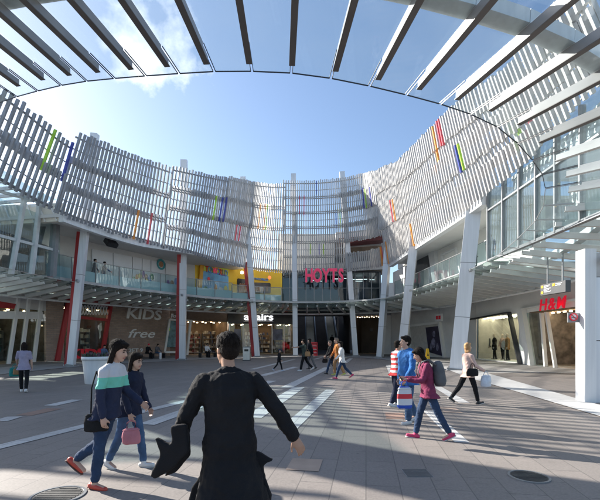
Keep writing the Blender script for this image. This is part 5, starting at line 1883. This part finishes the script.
# --- group at the right
x, y = gp(396, 10.0)
p, J, S = person('man in a red and white striped tee and dark trousers', (x, y), 70, 1.63, dict(top=(REDST, 'short', -.13), bottom=(NAVY, 'wide'), shoes=SHOEW, hair=(HAIR, 'short'), skin=SKIN2), dict(thL=9, thR=-9, knR=10, arR=(8, 8, 24), arL=(10, 8, 20)), vox=.0125)
carry_bag(J['wrR'], 'white shopping bag carried by the man in the striped tee', WHITEC, .22, .3, .08, .8, .06)
x, y = gp(407.5, 7.95)
person('man in a bright blue hooded jacket and pale jeans looking left', (x, y), -112, 1.72, dict(top=(BLUE, 'long', -.17), hood=True, coat=True, bottom=(JEANS, 'wide'), shoes=SHOEW, hair=(HAIR, 'short')), dict(lean=3, thL=6, thR=-12, knL=4, knR=14, arL=(10, 9, 30), arR=(-6, 9, 20), hy=12), vox=.0115)
x, y = gp(428, 6.65)
p, J, S = person('woman in a maroon pink jacket looking at her phone, striding left in pink shoes', (x, y), -86, 1.56, dict(top=(MAROON, 'long', -.15), bottom=(JEANSD, 'slim'), shoes=SHOEP, hair=(HAIR, 'long'), girl=True),
       dict(lean=8, thL=-22, thR=17, knL=8, knR=6, arL=(26, 6, 74, 14), arR=(24, 6, 78, 16), hp=26), vox=.0105)
hnd = J['wrL']
t = thing('mobile_phone', 'dark phone held by the woman in the maroon pink jacket', 'phone', hnd)
MB().obox(hnd + J['fw'] * .03 + Vector((0, 0, .03)), J['rt'] * .036, (J['fw'] * .5 + Z3).normalized() * .072, (J['fw'] - Z3 * .5).normalized() * .005).build('phone_case', M_black, t)
bg_ = carry_bag(hnd + Vector((.02, -.07, .0)), 'blue, white and red shopping bag on the arm of the woman with the phone', stripes('carrier bag print', [(0, (.03, .08, .42)), (.60, (.62, .62, .64)), (.70, (.60, .05, .06)), (.78, (.62, .62, .64)), (.88, (.03, .08, .42)), (.98, (.6, .05, .06)), (1.02, (.62, .62, .64))]), .26, .36, .10, .1, .10)
c = J['sh'] - J['fw'] * .21
t = thing('backpack', 'grey backpack on the back of the woman in the maroon pink jacket', 'backpack', (c.x, c.y, c.z - .3))
mb = MB(); up = J['up']
loft(mb, [(c - up * .34, J['rt'] * .12, J['fw'] * .07), (c - up * .28, J['rt'] * .145, J['fw'] * .10), (c - up * .1, J['rt'] * .14, J['fw'] * .10), (c + up * .04, J['rt'] * .11, J['fw'] * .075), (c + up * .08, J['rt'] * .06, J['fw'] * .04)], 18)
o = blob('pack', mb, GREYC, .012, None, 2, .012, .08); o.parent = t; o.matrix_parent_inverse = inv_of(t)
for s2 in (-1, 1):
    b0 = J['sh'] + J['rt'] * .10 * s2
    o = MB().tube([b0 - J['fw'] * .16 + up * .02, b0 - J['fw'] * .06 + up * .125, b0 + J['fw'] * .06 + up * .10, b0 + J['fw'] * .145 - up * .05, b0 + J['fw'] * .10 - up * .2], .014, 6).build('strap', GREYC, t, True)
x, y = gp(468, 10.3)
p, J, S = person('blonde woman in a pale pink top and black leggings walking right', (x, y), 74, 1.60, dict(top=(BEIGE, 'long', -.15), bottom=(BLACK, 'slim'), shoes=SHOEK, hair=(HAIRB, 'bob'), girl=True),
       dict(lean=-2, thL=-27, thR=20, knL=16, knR=5, arL=(22, 10, 60), arR=(14, 10, 46)), vox=.0125)
carry_bag(J['wrR'] + Vector((.03, 0, 0)), 'white plastic bag carried by the blonde woman', mat('plastic white', (.55, .58, .64), .35), .30, .30, .14, .2, .10)
carry_bag(J['pel'] + Vector((.02, -.22, .24)), 'black handbag at the hip of the blonde woman', cloth('bag black', (.015, .015, .016)), .32, .2, .1, .1, .14)

# --- seated people
SIT = dict(lean=12, thL=84, thR=84, knL=86, knR=80, arL=(36, 6, 40), arR=(36, 6, 40), hp=14)
x, y = gp(147.3, 35.35)
person('seated person in a black jacket and red cap at the brick wall', (x, y), 119, 1.72, dict(top=(BLACK, 'long', -.1), bottom=(BLACK, 'wide'), shoes=SHOEK, hair=(M_redsign, 'cap')), SIT, vox=.02, seat=.46)
x, y = gp(156.5, 36.2)
person('seated person in grey and jeans beside the red cap', (x, y), 115, 1.68, dict(top=(GREYC, 'long', -.1), bottom=(JEANS, 'slim'), shoes=SHOEW, hair=(HAIR, 'bob')), SIT, vox=.02, seat=.46)
x, y = gp(206.5, 37.9)
person('seated person in a white shirt at the open shop', (x, y), 140, 1.74, dict(top=(WHITEC, 'long', -.1), bottom=(BLACK, 'wide'), shoes=SHOEK, hair=(HAIR, 'short')), SIT, vox=.02, seat=.46)
x, y = gp(103, 28.4)
person('seated person in a blue top behind the planter', (x, y), 119, 1.7, dict(top=(DBLUE, 'long', -.1), bottom=(BLACK, 'wide'), shoes=SHOEK, hair=(HAIR, 'short')), SIT, vox=.02, seat=.46)
# --- upper balconies
person('person in dark blue on the left balcony beside the red fin', (-14.35, 27.9), 60, 1.72, dict(top=(NAVY, 'long', -.14), bottom=(BLACK, 'slim'), shoes=SHOEK, hair=(HAIR, 'short')), None, vox=.02, floor=5.6)
person('person in slate blue striding right on the left balcony', (-14.0, 28.55), 60, 1.70, dict(top=(DBLUE, 'long', -.14), bottom=(JEANSD, 'slim'), shoes=SHOEK, hair=(HAIR, 'short')), dict(thL=26, thR=-24, arR=(40, 8, 20)), vox=.02, floor=5.6)
person('dark haired person in black leaning on the right balcony rail', (9.95, 22.9), -90, 1.68, dict(top=(BLACK, 'long', -.14), bottom=(GREYC, 'slim'), shoes=SHOEK, hair=(HAIR, 'bob')), dict(lean=22, thL=8, thR=-4, arL=(44, 8, 30), arR=(40, 8, 30), hp=16), vox=.018, floor=5.6)
person('person in a grey blue top and teal shorts on the right balcony', (10.2, 21.4), 20, 1.7, dict(top=(DBLUE, 'short', -.14), bottom=(TEAL, 'shorts'), shoes=SHOEW, hair=(HAIRB, 'short')), dict(thL=6, thR=-6), vox=.018, floor=5.6)
person('dark figure riding up the right escalator', (4.1, 51.2), 0, 1.72, dict(top=(BLACK, 'long', -.14), bottom=(GREYC, 'wide'), shoes=SHOEK, hair=(HAIR, 'short')), dict(thL=4, thR=-4, knR=4, arR=(12, 12, 30)), vox=.022, floor=.62)

# --- shop window mannequins
MSK = mat('mannequin shell', (.55, .47, .40), .35, 0, .04, 3)
MN = [(480.5, 'mannequin in a black coat, leftmost in the big display window', (BLACK, -.2), BLACK, -1.0), (489, 'mannequin in a black jacket over white, second from the left in the window', (GREYC, -.14), BLACK, -1.1), (494.5, 'mannequin in a long black coat in the middle of the display window', (BLACK, -.3), BLACK, -.75),
      (502.5, 'mannequin in a pale tan jumper behind the one in a camel coat', (BEIGE, -.14), BLACK, -1.2), (507.5, 'mannequin in a camel coat, rightmost in the big display window', (TAN, -.25), BLACK, -.8)]
for i, (px, lb, tpm, bt, of) in enumerate(MN):
    q = R2.hit(px, HY, of)
    hd = math.degrees(math.atan2(R2.n.x, R2.n.y)) + (-25, 10, 25, -10, 20)[i]
    person(lb, (q.x, q.y), hd, 2.06, dict(top=(tpm[0], 'long', tpm[1]), coat=tpm[1] < -.15, flare=.02, bottom=(bt, 'slim'), shoes=SHOEK, hair=(HAIR, 'none'), skin=MSK, girl=i % 2 == 1), dict(lean=0, thL=5, thR=-5, knL=2, knR=4, arL=(0, 10, 12), arR=(6, 10, 16)), vox=.02, floor=.086, cat='mannequin', name='mannequin', group='mannequins in the fashion shop window')
q = R2.hit(504.5, HY, -.5)
t = thing('window_board', 'round pale board held up in front of the rightmost mannequins', 'board', q)
s3 = Seg((q.x + .3, q.y - 1), (q.x - .3, q.y + 1)); s3.n = R2.n; s3.t = R2.t
disc(s3, 504.5, 345, 0, .36, WHITEC, .06, t, 'board')
MB().beam((q.x, q.y, .086), (q.x, q.y, 1.1), .05, .05).build('stand', M_mid, t)
R2.slab(MB(), 477.5, 518.5, .045, .085, -.05, 2.1).build('window_floor', M_pale, B_right)
